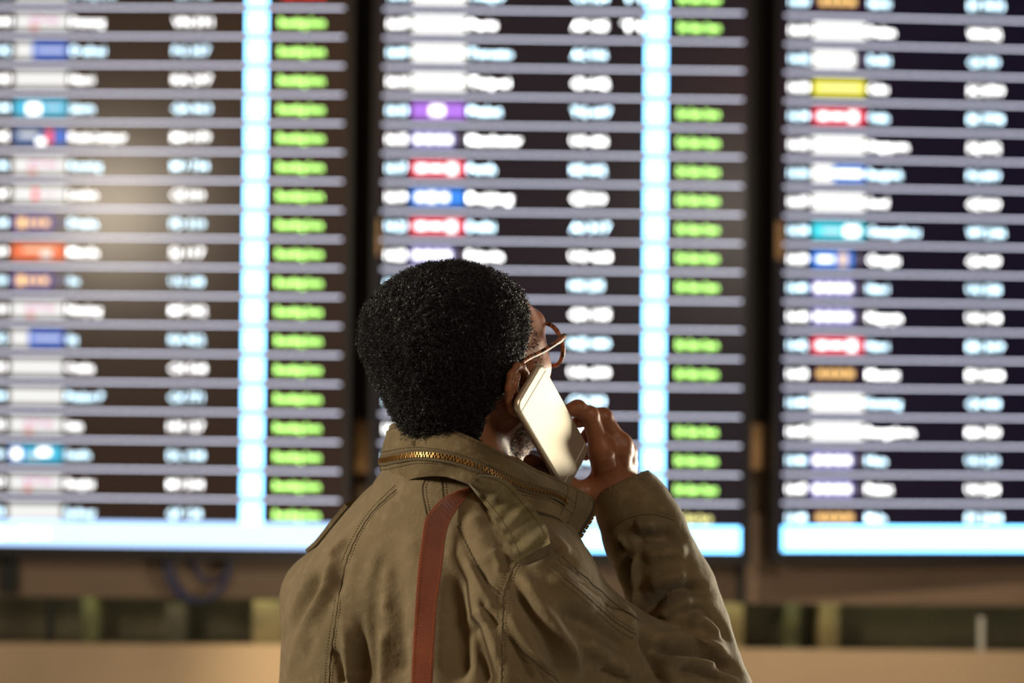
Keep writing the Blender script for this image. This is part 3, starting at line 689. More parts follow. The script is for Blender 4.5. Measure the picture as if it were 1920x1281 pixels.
# left hand hanging below the frame
LW = S(640, 1760, .06); Ldn = np.array([.05, 0, -1.0])
lf = [cap(LW, LW + np.array([.01, 0, -.08]), .026, .030)]
for k in range(4):
    b0 = LW + np.array([.0, -.030 + .020 * k, -.09]); L_ = [.075, .085, .08, .062][k]
    lf.append(chain([(*b0, .0105), (*(b0 + np.array([.006, 0, -L_ * .5])), .0095), (*(b0 + np.array([.024, 0, -L_])), .008)], .003))
lf.append(chain([(*(LW + np.array([0, -.02, -.03])), .014), (*(LW + np.array([.02, -.055, -.07])), .011), (*(LW + np.array([.03, -.055, -.10])), .009)], .004))
lfu = union(lf, .006)
v3, f3 = isosurface(lfu, LW - np.array([.06, .09, .21]), LW + np.array([.08, .09, .05]), .003)
BV = np.concatenate([v1, v2, hV, v3]); BF = np.concatenate([f1, f2 + len(v1), hF + len(v1) + len(v2), f3 + len(v1) + len(v2) + len(hV)])
used = np.unique(BF); remap = np.full(len(BV), -1); remap[used] = np.arange(len(used)); BV = BV[used]; BF = remap[BF]
person = mesh('person', BV, BF, M['skin'], None, True)
tag(person, 'man seen from behind in an olive jacket, holding a phone to his right ear', 'person')
jacket = mesh('jacket', JV, JF, M['cloth'], person, True); jacket['label'] = 'olive cotton field jacket'

# trousers and shoes below the frame
def trous(P):
    d = ecap((0, .005), (.165, .115), -.60, -.66)(P)
    for s_ in (-1, 1):
        d = smin(d, cap(T(.085 * s_, 0, -.66), T(.097 * s_, .01, -1.05), .098, .070)(P), .03)
        d = smin(d, cap(T(.097 * s_, .01, -1.05), T(.102 * s_, -.01, -1.36), .070, .058)(P), .02)
    return smax(d, (.06 - P[:, 2]), .005)
tv, tfc = isosurface(trous, (-.42, -.30, .03), (.36, .34, T0[2] - .50), .007); mesh('trousers', tv, tfc, M['trouser'], person, True)
for s_ in (-1, 1):
    a = T(.102 * s_, -.03, 0); a[2] = .045; b_ = T(.115 * s_, .17, 0); b_[2] = .036
    def shoe(P, a=a, b_=b_): return smax(smin(cap(a, b_, .042, .038)(P), cap(a, a + np.array([0, 0, .05]), .042, .042)(P), .02), .0 - P[:, 2], .002)
    sv, sf = isosurface(shoe, np.minimum(a, b_) - .07, np.maximum(a, b_) + .12, .006); mesh('shoe', sv, sf, M['shoe'], person, True)
# eyes
for s_ in (-1, 1):
    ev, ef = isosurface(ell(H(.032 * s_, .079, -.014), HR, (.0122,) * 3), H(.032 * s_, .079, -.014) - .016, H(.032 * s_, .079, -.014) + .016, .002)
    mesh('eye', ev, ef, M['eye'], person, True)

# ------------------------------------------------------------------ hair
def hair_f(P):
    d = ell(H(0, -.016, .006), HR, (.0905 * HS, .0965 * HS, .0880 * HS))(P)
    d = smin(d, ell(H(0, -.031, .029), HR, (.089 * HS, .0895 * HS, .0680 * HS))(P), .02)
    d = smin(d, cap(H(0, -.046, -.045), H(.004, -.040, -.125), .056, .054)(P), .03)
    q = inH(P)
    # front hairline plane, side fade, keep above the ear and off the neck side
    d = smax(d, (q[:, 1] * .86 - q[:, 2] * .30) - .047, .012)
    lowcut = -q[:, 2] * .714 + q[:, 1] * 1.0 - .0143          # below/forward of this line is skin
    side = np.clip((np.abs(q[:, 0]) - .035) / .02, 0, 1)
    d = np.where(side > 0, smax(d, lowcut - (1 - side) * .05, .01), d)
    return d
cv, cf = isosurface(hair_f, HC - np.array([.17, .17, .20]), HC + np.array([.17, .15, .15]), .0028)
cv = smooth_mesh(cv, cf, 1); cn = vnormals(cv, cf)
cv = cv + cn * (.0022 * noise3(cv, 230, 5) + .0016 * noise3(cv, 480, 6) + .0025 * noise3(cv, 90, 8))[:, None]
hair = mesh('hair', cv, cf, M['hairbase'], person, True); hair['label'] = 'short tightly curled black hair'
def curls(name, pts, nrm, rc, turns, height, rs, parent, seg=9, m='hair'):
    n = len(pts); r = RNG
    a = np.cross(nrm, r.normal(size=(n, 3))); a /= np.linalg.norm(a, axis=1)[:, None] + 1e-9; b_ = np.cross(nrm, a)
    lean = nrm + .55 * r.normal(size=(n, 3)) ; lean /= np.linalg.norm(lean, axis=1)[:, None]
    R = rc * r.uniform(.6, 1.35, n); ph = r.uniform(0, 2 * PI, n); tu = turns * r.uniform(.7, 1.2, n) * np.where(r.random(n) < .5, 1, -1); hgt = height * r.uniform(.4, 1.3, n)
    V = np.empty((n, seg, 3, 3)); t = np.linspace(0, 1, seg)
    C_ = np.empty((n, seg, 3))
    for j, tj in enumerate(t):
        g_ = ph + tu * 2 * PI * tj; k = R * (1 - .25 * tj)
        C_[:, j] = pts + lean * (hgt * tj)[:, None] + a * (k * np.cos(g_))[:, None] + b_ * (k * np.sin(g_))[:, None]
    tan = np.gradient(C_, axis=1); tan /= np.linalg.norm(tan, axis=2)[..., None] + 1e-12
    u = np.cross(tan, nrm[:, None]); u /= np.linalg.norm(u, axis=2)[..., None] + 1e-9; w_ = np.cross(tan, u)
    for k in range(3):
        g_ = 2 * PI * k / 3; V[:, :, k] = C_ + (u * math.cos(g_) + w_ * math.sin(g_)) * rs
    idx = np.arange(n * seg * 3).reshape(n, seg, 3); Fq = []
    for k in range(3):
        Fq.append(np.stack([idx[:, :-1, k], idx[:, :-1, (k + 1) % 3], idx[:, 1:, (k + 1) % 3], idx[:, 1:, k]], -1).reshape(-1, 4))
    o = mesh(name, V.reshape(-1, 3), np.concatenate(Fq), M[m], parent, True); o['kind'] = 'stuff'; return o
def sample(v, f_, n, mask=None):
    c = v[f_].mean(1); a = np.linalg.norm(np.cross(v[f_[:, 2]] - v[f_[:, 0]], v[f_[:, 3]] - v[f_[:, 1]]), axis=1)
    if mask is not None: a = a * mask(c)
    i = RNG.choice(len(f_), n, p=a / a.sum()); w4 = RNG.dirichlet((1, 1, 1, 1), n); return (v[f_[i]] * w4[..., None]).sum(1), i
nn = vnormals(cv, cf)
def outer(c): return (head_neck(c) > .0015).astype(float)
p_, i_ = sample(cv, cf, 15500, outer); curls('curls', p_ - nn[cf[i_, 0]] * .001, nn[cf[i_, 0]], .0021, 1.3, .0060, .00030, hair)
# sideburn, temple fade and beard: short curls straight on the skin
n1 = vnormals(v1, f1)
def fade(c):
    q = inH(c); s_ = (np.abs(q[:, 0]) > .038) & (q[:, 1] < .052) & (q[:, 1] > .010) & (q[:, 2] > -.055) & (q[:, 2] < .06)
    b2 = (q[:, 2] < -.070) & (q[:, 2] > -.135) & (q[:, 1] > .005) & (q[:, 1] < .100) & (q[:, 2] < -.050 - .35 * (q[:, 1] - .02))
    notear = (np.abs(q[:, 0]) < .0815)
    return ((s_ | b2) & notear).astype(float)
p_, i_ = sample(v1, f1, 5200, fade); bd = curls('beard', p_, n1[f1[i_, 0]], .0008, 1.0, .0022, .00018, person); bd['label'] = 'short beard and faded temple hair'
# nape stubble
def nape(c):
    q = inH(c); return ((q[:, 1] < .004) & (q[:, 2] < -.055) & (np.abs(q[:, 0]) < .075) & (np.abs(q[:, 0]) > .030) & (c[:, 2] > ZC)).astype(float)

# ------------------------------------------------------------------ collar
ctop = [(835, 935, .165), (775, 890, .135), (738, 835, .085), (728, 806, .04), (737, 795, -.005), (760, 790, -.035), (790, 789, -.055), (828, 798, -.070), (868, 813, -.078), (915, 835, -.078), (950, 852, -.070), (990, 872, -.056), (1030, 890, -.040), (1070, 909, -.020), (1113, 932, .004)]
cbot = [(850, 985, .165), (785, 960, .130), (735, 935, .085), (719, 918, .04), (728, 915, -.005), (750, 907, -.040), (782, 896, -.068), (830, 893, -.088), (875, 905, -.100), (915, 925, -.104), (950, 942, -.104), (990, 955, -.100), (1025, 962, -.090), (1052, 977, -.074), (1075, 1014, -.048)]
NU, NVv = 150, 22
A_ = spline([S(*p) for p in ctop], NU); B_ = spline([S(*p) for p in cbot], NU)
ctr = S(856, 880, .03)
def collar_pt(i, v, off=0.0):
    """i along (float index), v 0 top .. 1 bottom"""
    i0 = int(np.clip(i, 0, NU - 2)); fr = i - i0
    a = A_[i0] * (1 - fr) + A_[i0 + 1] * fr; b_ = B_[i0] * (1 - fr) + B_[i0 + 1] * fr
    p = a * (1 - v) + b_ * v
    o = p - ctr; o[2] = 0; tan = A_[min(i0 + 2, NU - 1)] - A_[max(i0 - 1, 0)]; n = np.cross(tan, b_ - a); n /= np.linalg.norm(n)
    if n @ o < 0: n = -n
    bulge = .006 * math.sin(PI * v) - .0015 * math.exp(-((v - .05) / .03) ** 2)
    u = i / NU
    rip = .0006 * math.sin(i * 2.1 + 3 * math.sin(i * .37)) * math.exp(-((v - .06) / .09) ** 2) + .0012 * math.sin(i * .23 + v * 5) * math.sin(i * .11 + 1) + .0010 * math.sin(v * 9 + i * .5) * max(0, (u - .55)) * 2
    return p + n * (bulge + rip + off), n
def collar_grid(off):
    V = []
    for j in range(NVv + 1):
        for i in range(NU): V.append(collar_pt(i, j / NVv, off)[0])
    return np.array(V)
g0 = collar_grid(0.0); g1 = collar_grid(-.0042); V = np.concatenate([g0, g1]); F = []; nb = len(g0)
for j in range(NVv):
    for i in range(NU - 1):
        a = j * NU + i; F.append((a, a + 1, a + NU + 1, a + NU)); F.append((nb + a, nb + a + NU, nb + a + NU + 1, nb + a + 1))
for i in range(NU - 1):
    F.append((i, nb + i, nb + i + 1, i + 1)); a = NVv * NU + i; F.append((a, a + 1, nb + a + 1, nb + a))
for j in range(NVv):
    for i in (0, NU - 1):
        a = j * NU + i; F.append((a, a + NU, nb + a + NU, nb + a))
collar = mesh('collar', V, F, M['cloth2'], jacket, True); collar['label'] = 'stand-up collar with a brass zipper'
md = collar.modifiers.new('edge', 'EDGE_SPLIT'); md.split_angle = math.radians(50)
cbvh = BVHTree.FromPolygons([Vector(v) for v in V], F)
def hit2(px_, py_):
    d = FW + RT * (px_ - 960) / FPX - UP * (py_ - 640.5) / FPX; d = d / np.linalg.norm(d)
    ys = [r[0][1] for r in (b_.ray_cast(Vector(CAM), Vector(d)) for b_ in (bvh, cbvh)) if r[0] is not None]
    return (np.array([0, min(ys), 0]), None) if ys else (None, None)

def ribbon(pts, nrm, wdir, wd, th, mb=None, m=0):
    """flat band with thickness; pts centre line"""
    mb = mb or MB(); b = len(mb.V); n = len(pts)
    for i in range(n):
        w_ = wdir[i] * (wd[i] if hasattr(wd, '__len__') else wd) / 2; t = nrm[i] * th / 2
        for q in (pts[i] - w_ + t, pts[i] + w_ + t, pts[i] + w_ - t, pts[i] - w_ - t): mb.V.append(tuple(q))
    for i in range(n - 1):
        for k in range(4):
            k2 = (k + 1) % 4; mb.F.append((b + i * 4 + k, b + i * 4 + k2, b + (i + 1) * 4 + k2, b + (i + 1) * 4 + k)); mb.M.append(m)
    mb.F.append((b, b + 3, b + 2, b + 1)); mb.M.append(m); e = b + (n - 1) * 4; mb.F.append((e, e + 1, e + 2, e + 3)); mb.M.append(m)
    return mb
def dashes(pts, nrm, r, L=.0022, gap=.0013, mb=None):
    """a row of stitches along a path"""
    mb = mb or MB(); d = np.concatenate([[0], np.cumsum(np.linalg.norm(np.diff(pts, axis=0), axis=1))]); s = 0
    while s + L < d[-1]:
        P = []
        for q in (s, s + L / 2, s + L):
            i = min(np.searchsorted(d, q, side='right') - 1, len(pts) - 2); fr = (q - d[i]) / max(d[i + 1] - d[i], 1e-9); P.append(pts[i] * (1 - fr) + pts[i + 1] * fr)
        mb.tube(P, [r * .7, r, r * .7], 4); s += L + gap
    return mb
# collar index where a given px is met along the top edge
tx, ty = project(A_)
def ci_at(px_):
    k = np.arange(NU)[NU // 4:]; return float(k[np.argmin(np.abs(tx[NU // 4:] - px_))])
iA = NU * .22
# hood zipper: v along the collar
def vz(i):
    x = np.clip((i - iA) / (ci_at(1068) - iA), 0, 1); return .50 + .08 * math.sin(PI * x) + .10 * x * x
zi = np.linspace(iA, ci_at(1062), 220)
zp = np.array([collar_pt(i, vz(i), .0022)[0] for i in zi]); zn = np.array([collar_pt(i, vz(i))[1] for i in zi])
zt = np.gradient(zp, axis=0); zt /= np.linalg.norm(zt, axis=1)[:, None]; zw = np.cross(zn, zt); zw /= np.linalg.norm(zw, axis=1)[:, None]
ribbon(zp - zn * .0016, zn, zw, .0125, .0010).build('zipper_tape', M['seam'], jacket)
mb = MB()
def tooth(mb, p, t, w_, n, L, Wd, H_):
    a, b_, c = t * L / 2, w_ * Wd / 2, n * H_ / 2
    mb.hexa([p - a - b_ - c, p + a - b_ - c, p + a + b_ - c, p - a + b_ - c, p - a - b_ + c, p + a - b_ + c, p + a + b_ + c, p - a + b_ + c])
d = np.concatenate([[0], np.cumsum(np.linalg.norm(np.diff(zp, axis=0), axis=1))]); s = 0; q = 0
while s < d[-1]:
    i = min(np.searchsorted(d, s), len(zp) - 1); sg = 1 if q % 2 else -1
    tooth(mb, zp[i] + zw[i] * .0014 * sg, zt[i], zw[i], zn[i], .0008, .0030, .0014); s += .00145; q += 1
o = mb.build('zipper_teeth', M['brass'], jacket); o['kind'] = 'stuff'; o['label'] = 'brass teeth of the hood zipper'
mb = MB(); i = -1; tooth(mb, zp[-1], zt[-1], zw[-1], zn[-1], .004, .007, .003); mb.build('zipper_stop', M['brass'], jacket)
# collar stitch lines
mb = MB()
for fv in (lambda i: .085, lambda i: vz(i) - .135, lambda i: vz(i) + .15):
    P = np.array([collar_pt(i, fv(i), .0006)[0] for i in np.linspace(NU * .15, NU - 8, 260)]); dashes(P, None, .00045, mb=mb)
P = np.array([collar_pt(NU - 9, v, .0006)[0] for v in np.linspace(.1, .95, 30)]); dashes(P, None, .0005, mb=mb)
P = np.array([collar_pt(NU - 14, v, .0006)[0] for v in np.linspace(.1, .95, 30)]); dashes(P, None, .0005, mb=mb)
o = mb.build('collar_stitching', M['thread'], jacket); o['kind'] = 'stuff'
# front zipper edge
E0 = np.array([collar_pt(NU - 1, v, -.002)[0] for v in np.linspace(0, 1.0, 40)]); En = np.array([collar_pt(NU - 1, v)[1] for v in np.linspace(0, 1, 40)])
Et = np.gradient(E0, axis=0); Et /= np.linalg.norm(Et, axis=1)[:, None]; Ew = np.cross(En, Et)
if Ew[10] @ (A_[-1] - A_[-3]) < 0: Ew = -Ew
Ew /= np.linalg.norm(Ew, axis=1)[:, None]
ribbon(E0 + Ew * .001, En, Ew, .009, .0014).build('front_zipper_tape', M['tape'], jacket)
mb = MB(); d = np.concatenate([[0], np.cumsum(np.linalg.norm(np.diff(E0, axis=0), axis=1))]); s = .002
while s < d[-1] - .001:
    i = min(np.searchsorted(d, s), 39); tooth(mb, E0[i] + Ew[i] * .0065, Et[i], Ew[i], En[i], .0012, .0042, .0026); s += .0026
o = mb.build('front_zipper_teeth', M['brass'], jacket); o['kind'] = 'stuff'; o['label'] = 'brass teeth of the front zipper'

# ------------------------------------------------------------------ draped seams
def drape(pl, n, off=.0):
    pl = spline(np.array(pl, float), n) if len(pl) > 2 else np.linspace(pl[0], pl[1], n)
    P = []; Nn = []
    for x, y in pl:
        h_, nn_ = hit(x, y)
        if h_ is None: continue
        P.append(h_ + nn_ * off); Nn.append(nn_)
    P = np.array(P); Nn = np.array(Nn)
    for _ in range(3): P[1:-1] = .25 * P[:-2] + .5 * P[1:-1] + .25 * P[2:]; Nn[1:-1] = .25 * Nn[:-2] + .5 * Nn[1:-1] + .25 * Nn[2:]
    return P, Nn / np.linalg.norm(Nn, axis=1)[:, None]
SEAMS = [[(743, 918), (722, 937), (700, 958), (677, 992), (653, 1043), (638, 1102), (629, 1168), (620, 1227), (617, 1300)],
 [(797, 900), (792, 912), (794, 935), (801, 968)], [(827, 898), (829, 912), (831, 934)],
 [(858, 986), (890, 1052), (918, 1096), (937, 1114)], [(968, 1054), (955, 1082), (943, 1118), (943, 1150), (941, 1193), (940, 1300)],
 [(1034, 1062), (1062, 1087), (1093, 1112), (1124, 1140), (1156, 1168), (1192, 1190)], [(955, 1193), (984, 1225), (1015, 1250), (1046, 1278)],
 [(1143, 1000), (1150, 990), (1165, 978), (1191, 968), (1221, 965), (1247, 970), (1266, 977)], [(1108, 934), (1132, 915), (1160, 903), (1190, 897), (1212, 901)]]
mb = MB(); mb2 = MB()
for k, s_ in enumerate(SEAMS):
    P, Nn = drape(s_, 60); t = np.gradient(P, axis=0); t /= np.linalg.norm(t, axis=1)[:, None]; w_ = np.cross(Nn, t)
    j = np.array([.0006 * math.sin(i * 1.9 + k) for i in range(len(P))])[:, None]
    if k != 8: mb.tube(P + Nn * .0001 + w_ * j, .0008, 6)
    dashes(P + Nn * .0005 + w_ * (.0042 if k not in (8,) else 0), None, .0004, mb=mb2)
    if k in (0, 3, 4, 5, 6): dashes(P + Nn * .0005 - w_ * .006, None, .0004, mb=mb2)
    if k == 5:
        mb.tube(P + Nn * .0002 + w_ * .018, .0009, 6)
o = mb.build('seam', M['seam'], jacket, True); o['kind'] = 'stuff'
o = mb2.build('stitching', M['thread'], jacket); o['kind'] = 'stuff'

# ------------------------------------------------------------------ leather strap and bag
def bez(mpx, lpx, rpx, Yfix=None): pass
Ls = [(881, 915), (854, 922), (827, 937), (809, 956), (797, 974), (791, 1008), (784, 1060), (779, 1126), (774, 1200), (770, 1300)]
Rs = [(886, 916), (872, 935), (856, 957), (842, 983), (835, 1012), (832, 1040), (828, 1075), (820, 1135), (815, 1210), (810, 1300)]
LL = spline(np.array(Ls, float), 60); RR = spline(np.array(Rs, float), 60)
def rays(px_, py_, depth_off):
    h_, n_ = hit(px_, py_); return h_, n_
PL = []; PRt = []
for a, b_ in zip(LL, RR):
    ha, _ = hit(*a); hb, _ = hit(*b_); c, _ = hit(*((a + b_) / 2)); ym = min(ha[1], hb[1], c[1])
    PL.append(ha[1]); PRt.append(hb[1])
PL = np.array(PL); PRt = np.array(PRt)
ym = np.minimum(PL, PRt)
# the leather is stiff: it bridges hollows in the cloth
hull = ym.copy()
for _ in range(200):
    sm_ = hull.copy(); sm_[1:-1] = (hull[:-2] + hull[2:]) / 2; hull = np.minimum(ym, sm_)
hull -= .006 + np.clip(np.linspace(-.25, 1, 60), 0, 1) * .022
hL = hull + np.linspace(.0, .004, 60); hR = hull + np.concatenate([np.linspace(.012, .0, 12), np.zeros(48)])
eL = np.array([S(a[0], a[1], y) for a, y in zip(LL, hL)]); eR = np.array([S(a[0], a[1], y) for a, y in zip(RR, hR)])
cc = (eL + eR) / 2; ww = eR - eL; wl_ = np.linalg.norm(ww, axis=1); wd_ = ww / wl_[:, None]
tt_ = np.gradient(cc, axis=0); tt_ /= np.linalg.norm(tt_, axis=1)[:, None]; nn_ = np.cross(tt_, wd_)
nn_[nn_[:, 1] > 0] *= -1; nn_ /= np.linalg.norm(nn_, axis=1)[:, None]
# continue over the shoulder to the front and down to the bag
bag = empty('shoulder_bag', tuple(T(-.11, -.215, -.62))); tag(bag, 'brown leather shoulder bag strap running down the back of the jacket', 'bag')
bag_inv = Matrix.Translation(-bag.location)
def world_child(o, parent):
    o.parent = parent; o.matrix_parent_inverse = Matrix.Translation(-Vector(parent.location)); return o
fr = [eL[0] * .5 + eR[0] * .5]
def push(p, dmin, fn=jacket_f):
    p = np.array(p, float)
    for _ in range(12):
        d = fn(p[None])[0]
        if abs(d - dmin) < .0005: break
        e = 1e-3; gq = np.array([fn((p + np.eye(3)[k] * e)[None])[0] - d for k in range(3)]) / e; p = p - gq / (gq @ gq + 1e-6) * (d - dmin)
    return p
ext = [push(S(900, 922, -.03), .006), push(T(.070, .03, -.005), .006), push(T(.068, .10, -.10), .006), push(T(.06, .16, -.25), .007), push(T(-.05, .16, -.42), .008), push(T(-.15, .10, -.58), .008), T(-.235, -.03, -.66)]
ext = spline(np.array([cc[0]] + ext), 50)
mb = ribbon(cc, nn_, wd_, wl_, .0032)
lo_ = spline(np.array([cc[-1], cc[-1] + (cc[-1] - cc[-6]) * 2, T(-.055, -.20, -.50), T(-.085, -.205, -.62)]), 30)
ribbon(lo_, np.repeat(nn_[-1:], 30, 0), np.repeat(wd_[-1:], 30, 0), wl_[-1], .0032, mb)
et = np.gradient(ext, axis=0); et /= np.linalg.norm(et, axis=1)[:, None]
en = []
for p in ext:
    d0 = torso(p[None])[0]; en.append([torso((p + np.eye(3)[k] * 1e-3)[None])[0] - d0 for k in range(3)])
en = np.array(en); en /= np.linalg.norm(en, axis=1)[:, None] + 1e-9; ew = np.cross(et, en); ew /= np.linalg.norm(ew, axis=1)[:, None] + 1e-9
ribbon(ext[2:], en[2:], ew[2:], .027, .0032, mb)
st = mb.build('strap', M['leather'], None, False); world_child(st, bag); st['label'] = 'reddish brown leather strap with orange stitching'
md = st.modifiers.new('bevel', 'BEVEL'); md.width = .0009; md.segments = 2; md.limit_method = 'ANGLE'
mb = MB()
for sg in (-1, 1):
    P = cc + wd_ * (wl_[:, None] / 2 - .0026) * sg + nn_ * .0018; dashes(P, None, .00045, L=.0022, gap=.0014, mb=mb)
o = mb.build('strap_stitching', M['leather_thread'], None); o['kind'] = 'stuff'; world_child(o, bag)
bm_ = MB().box(-.15, .15, -.04, .04, -.26, 0); o = bm_.build('bag_body', M['leather'], bag); o.rotation_euler = (0, 0, -TY); o.location = (0, 0, 0)
md = o.modifiers.new('bevel', 'BEVEL'); md.width = .015; md.segments = 3
o = MB().box(-.152, .152, -.048, -.040, -.18, .004).build('flap', M['leather'], bag); o.rotation_euler = (0, 0, -TY)
md = o.modifiers.new('bevel', 'BEVEL'); md.width = .003; md.segments = 2
o = MB().box(-.02, .02, -.055, -.048, -.19, -.15).build('buckle', M['brass'], bag); o.rotation_euler = (0, 0, -TY)

# ------------------------------------------------------------------ epaulettes
def epaulette(Lp, Rp, label, lift=.006, Yb=None):
    n, m_ = 44, 16; a = spline(np.array(Lp, float), n); b_ = spline(np.array(Rp, float), n)
    G = np.zeros((n, m_, 3)); Yv = np.zeros((n, m_))
    for i in range(n):
        for j in range(m_):
            q = a[i] * (1 - j / (m_ - 1)) + b_[i] * j / (m_ - 1); h_, _ = hit2(*q)
            # in front of the collar too
            Yv[i, j] = h_[1] if h_ is not None else np.nan
            G[i, j, :2] = q
    for i in range(n):
        row = Yv[i]; ok = ~np.isnan(row)
        if ok.any(): row[~ok] = row[ok].max()
    if Yb is not None: Yv = np.minimum(Yv, np.array(Yb)[None, :] if False else 9)
    for _ in range(9):
        Y2 = Yv.copy(); Y2[1:-1] = .5 * Yv[1:-1] + .25 * (Yv[:-2] + Yv[2:]); Y2[:, 1:-1] = .5 * Y2[:, 1:-1] + .25 * (Y2[:, :-2] + Y2[:, 2:]); Yv = np.minimum(Y2, Yv) if _ < 4 else Y2 * .5 + np.minimum(Y2, Yv) * .5
    P = np.zeros((n, m_, 3))
    for i in range(n):
        for j in range(m_):
            u = i / (n - 1); v = j / (m_ - 1)
            y = Yv[i, j] - lift - .006 * math.exp(-(u / .12) ** 2) - .006 * max(0, (u - .8)) * 5
            y -= .0016 * math.exp(-((v - .0) / .08) ** 2) + .0016 * math.exp(-((v - 1) / .08) ** 2)
            y -= .0022 * math.sin(v * 11 + u * 5) * math.exp(-(u / .16) ** 2) + .0014 * math.sin(u * 21 + v * 3) * math.sin(PI * v) + .001 * math.sin(u * 43 + 2 * v)
            P[i, j] = S(G[i, j, 0], G[i, j, 1], y)
    V = np.concatenate([P.reshape(-1, 3), P.reshape(-1, 3) + np.array([0, .0038, 0])]); nb = n * m_; F = []
    for i in range(n - 1):
        for j in range(m_ - 1):
            k = i * m_ + j; F.append((k, k + 1, k + m_ + 1, k + m_)); F.append((nb + k, nb + k + m_, nb + k + m_ + 1, nb + k + 1))
    for i in range(n - 1):
        for j in (0, m_ - 1): k = i * m_ + j; F.append((k, k + m_, nb + k + m_, nb + k))
    for j in range(m_ - 1):
        for i in (0, n - 1): k = i * m_ + j; F.append((k, nb + k, nb + k + 1, k + 1))
    o = mesh('epaulette', V, F, M['cloth3'], jacket, True); o['label'] = label
    md = o.modifiers.new('e', 'EDGE_SPLIT'); md.split_angle = math.radians(50)
    mb = MB()
    for jj in (2, m_ - 3): dashes(P[1:-2, jj] - np.array([0, .0006, 0]), None, .00045, mb=mb)
    dashes(P[-3, 2:-2] - np.array([0, .0006, 0]), None, .00045, mb=mb)
    o = mb.build('epaulette_stitching', M['thread'], jacket); o['kind'] = 'stuff'
    return P
epaulette([(878, 907), (895, 930), (926, 970), (949, 1008), (969, 1053)], [(900, 891), (945, 899), (985, 936), (1010, 966), (1026, 992), (1032, 1019)], 'shoulder tab holding the leather strap')
# far epaulette, seen edge-on over the left shoulder
e0 = S(672, 952, .04); e1 = S(590, 1030, .10); P = np.array([push(e0 * (1 - t) + e1 * t + np.array([0, .030, 0]), .001) for t in np.linspace(0, 1, 24)])
P = P + np.array([-.002, 0, .002]) ; tq = np.gradient(P, axis=0); tq /= np.linalg.norm(tq, axis=1)[:, None]
nq = np.array([[torso((p + np.eye(3)[k] * 1e-3)[None])[0] - torso(p[None])[0] for k in range(3)] for p in P]); nq /= np.linalg.norm(nq, axis=1)[:, None]; wq = np.cross(tq, nq); wq /= np.linalg.norm(wq, axis=1)[:, None]
o = ribbon(P, nq, wq, .040, .005).build('epaulette', M['cloth2'], jacket); o['label'] = 'dark far shoulder tab'

# ------------------------------------------------------------------ phone
nP = np.array([math.cos(math.radians(36)), -math.sin(math.radians(36)), 0]); hP = np.array([math.sin(math.radians(36)), math.cos(math.radians(36)), 0]); zP = np.array([0, 0, 1.0])
ang = math.radians(44.5)
wP = hP * math.cos(ang) + zP * math.sin(ang); lP = hP * math.sin(ang) - zP * math.cos(ang)
PA = S(961, 760, -.094); PW, PLn, PT = .0715, .148, .0078
ph = empty('smartphone', tuple(PA + wP * PW / 2 + lP * PLn / 2)); tag(ph, 'pale gold smartphone held against the man\'s right ear', 'phone')
Rm = Matrix(((wP[0], lP[0], nP[0]), (wP[1], lP[1], nP[1]), (wP[2], lP[2], nP[2])))
if Rm.determinant() < 0:
    Rm = Matrix(((wP[0], -lP[0], nP[0]), (wP[1], -lP[1], nP[1]), (wP[2], -lP[2], nP[2])))
ph.rotation_euler = Rm.to_euler()
def rrect(w_, l_, r, n=8):
    P = []
    for cx, cy, a0 in ((w_ / 2 - r, l_ / 2 - r, 0), (-w_ / 2 + r, l_ / 2 - r, PI / 2), (-w_ / 2 + r, -l_ / 2 + r, PI), (w_ / 2 - r, -l_ / 2 + r, 3 * PI / 2)):
        for k in range(n + 1): a = a0 + PI / 2 * k / n; P.append((cx + r * math.cos(a), cy + r * math.sin(a)))
    return P
def slab(w_, l_, r, prof):
    V = []; F = []; k = None
    for inset, z in prof:
        P = rrect(w_ - 2 * inset, l_ - 2 * inset, max(r - inset, .001)); k = len(P); V += [(x, y, z) for x, y in P]
    for i in range(len(prof) - 1):
        for j in range(k): F.append((i * k + j, i * k + (j + 1) % k, (i + 1) * k + (j + 1) % k, (i + 1) * k + j))
    F.append(tuple(reversed(range(k)))); F.append(tuple((len(prof) - 1) * k + j for j in range(k))); return V, F
t2 = PT / 2
V, F = slab(PW, PLn, .0115, [(.0035, -t2), (.001, -t2 + .0012), (0, -.001), (0, .001), (.0008, t2 - .0015), (.0022, t2 - .0004), (.004, t2)])
mesh('back_shell', V, F, M['phone'], ph, False)
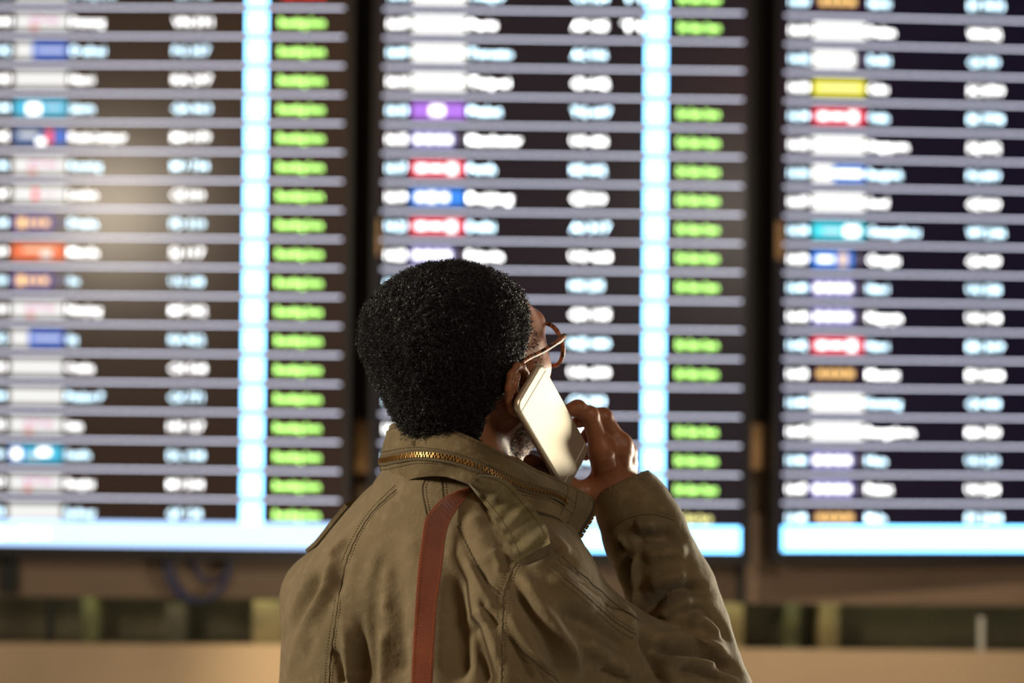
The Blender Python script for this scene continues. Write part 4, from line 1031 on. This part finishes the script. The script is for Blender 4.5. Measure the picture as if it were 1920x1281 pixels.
V, F = slab(PW - .004, PLn - .004, .010, [(.0, -t2 - .0006), (.0, -t2 + .0002)]); mesh('glass_front', V, F, M['phoneglass'], ph)
tsg = 1 if (Rm @ Vector((0, 1, 0))).dot(Vector(lP)) < 0 else -1      # local +y towards the top end or not
for s_ in (1, -1):
    yy = tsg * s_ * (PLn / 2 - .0135)
    MB().box(-PW / 2 + .003, PW / 2 - .003, yy - .0006, yy + .0006, t2 - .0001, t2 + .00012).build('antenna_line', M['phoneline'], ph)
# ------------------------------------------------------------------ eyeglasses
gl = empty('eyeglasses', tuple(H(0, .105, -.015))); tag(gl, 'round tortoiseshell eyeglasses on the man\'s face', 'glasses')
def wchild(o): return world_child(o, gl)
GF = .098
for s_ in (1, -1):
    c = H(.034 * s_, GF, -.018)
    P = []
    for a in np.linspace(0, 2 * PI, 41)[:-1]:
        p = c + HS * ((.0245 * math.cos(a)) * (hr * math.cos(.09) - s_ * hf * math.sin(.09)) + .0250 * math.sin(a) * hu); P.append(p)
    wchild(MB().tube(P, .0027, 8, closed=True).build('rim', M['tortoise'], None, True))
    V = [tuple(c)] + [tuple(p) for p in P]; V2 = [tuple(np.array(v) + hf * .0012) for v in V]; n = len(V)
    F = [(0, 1 + k, 1 + (k + 1) % 40) for k in range(40)] + [(n, n + 1 + (k + 1) % 40, n + 1 + k) for k in range(40)]
    wchild(mesh('lens', V + V2, F, M['lens'], None))
    hg = H(.0600 * s_, GF - .002, -.008); me_ = H(.074 * s_, .050, -.014); en_ = H(.083 * s_, -.002, -.020); tip = H(.078 * s_, -.020, -.045)
    wchild(MB().tube(spline(np.array([hg, H(.067 * s_, .082, -.010), me_, en_, tip]), 24), [.0036] * 4 + [.0029] * 14 + [.0023] * 6, 8).build('temple_arm', M['tortoise'], None, True))
    wchild(MB().tube([hg - hf * .004 * 1.0, hg + hf * .004], .0036, 8).build('hinge', M['steel'], None))
wchild(MB().tube(spline(np.array([H(-.009, GF, -.010), H(0, GF + .003, -.006), H(.009, GF, -.010)]), 10), .0022, 8).build('bridge', M['tortoise'], None, True))
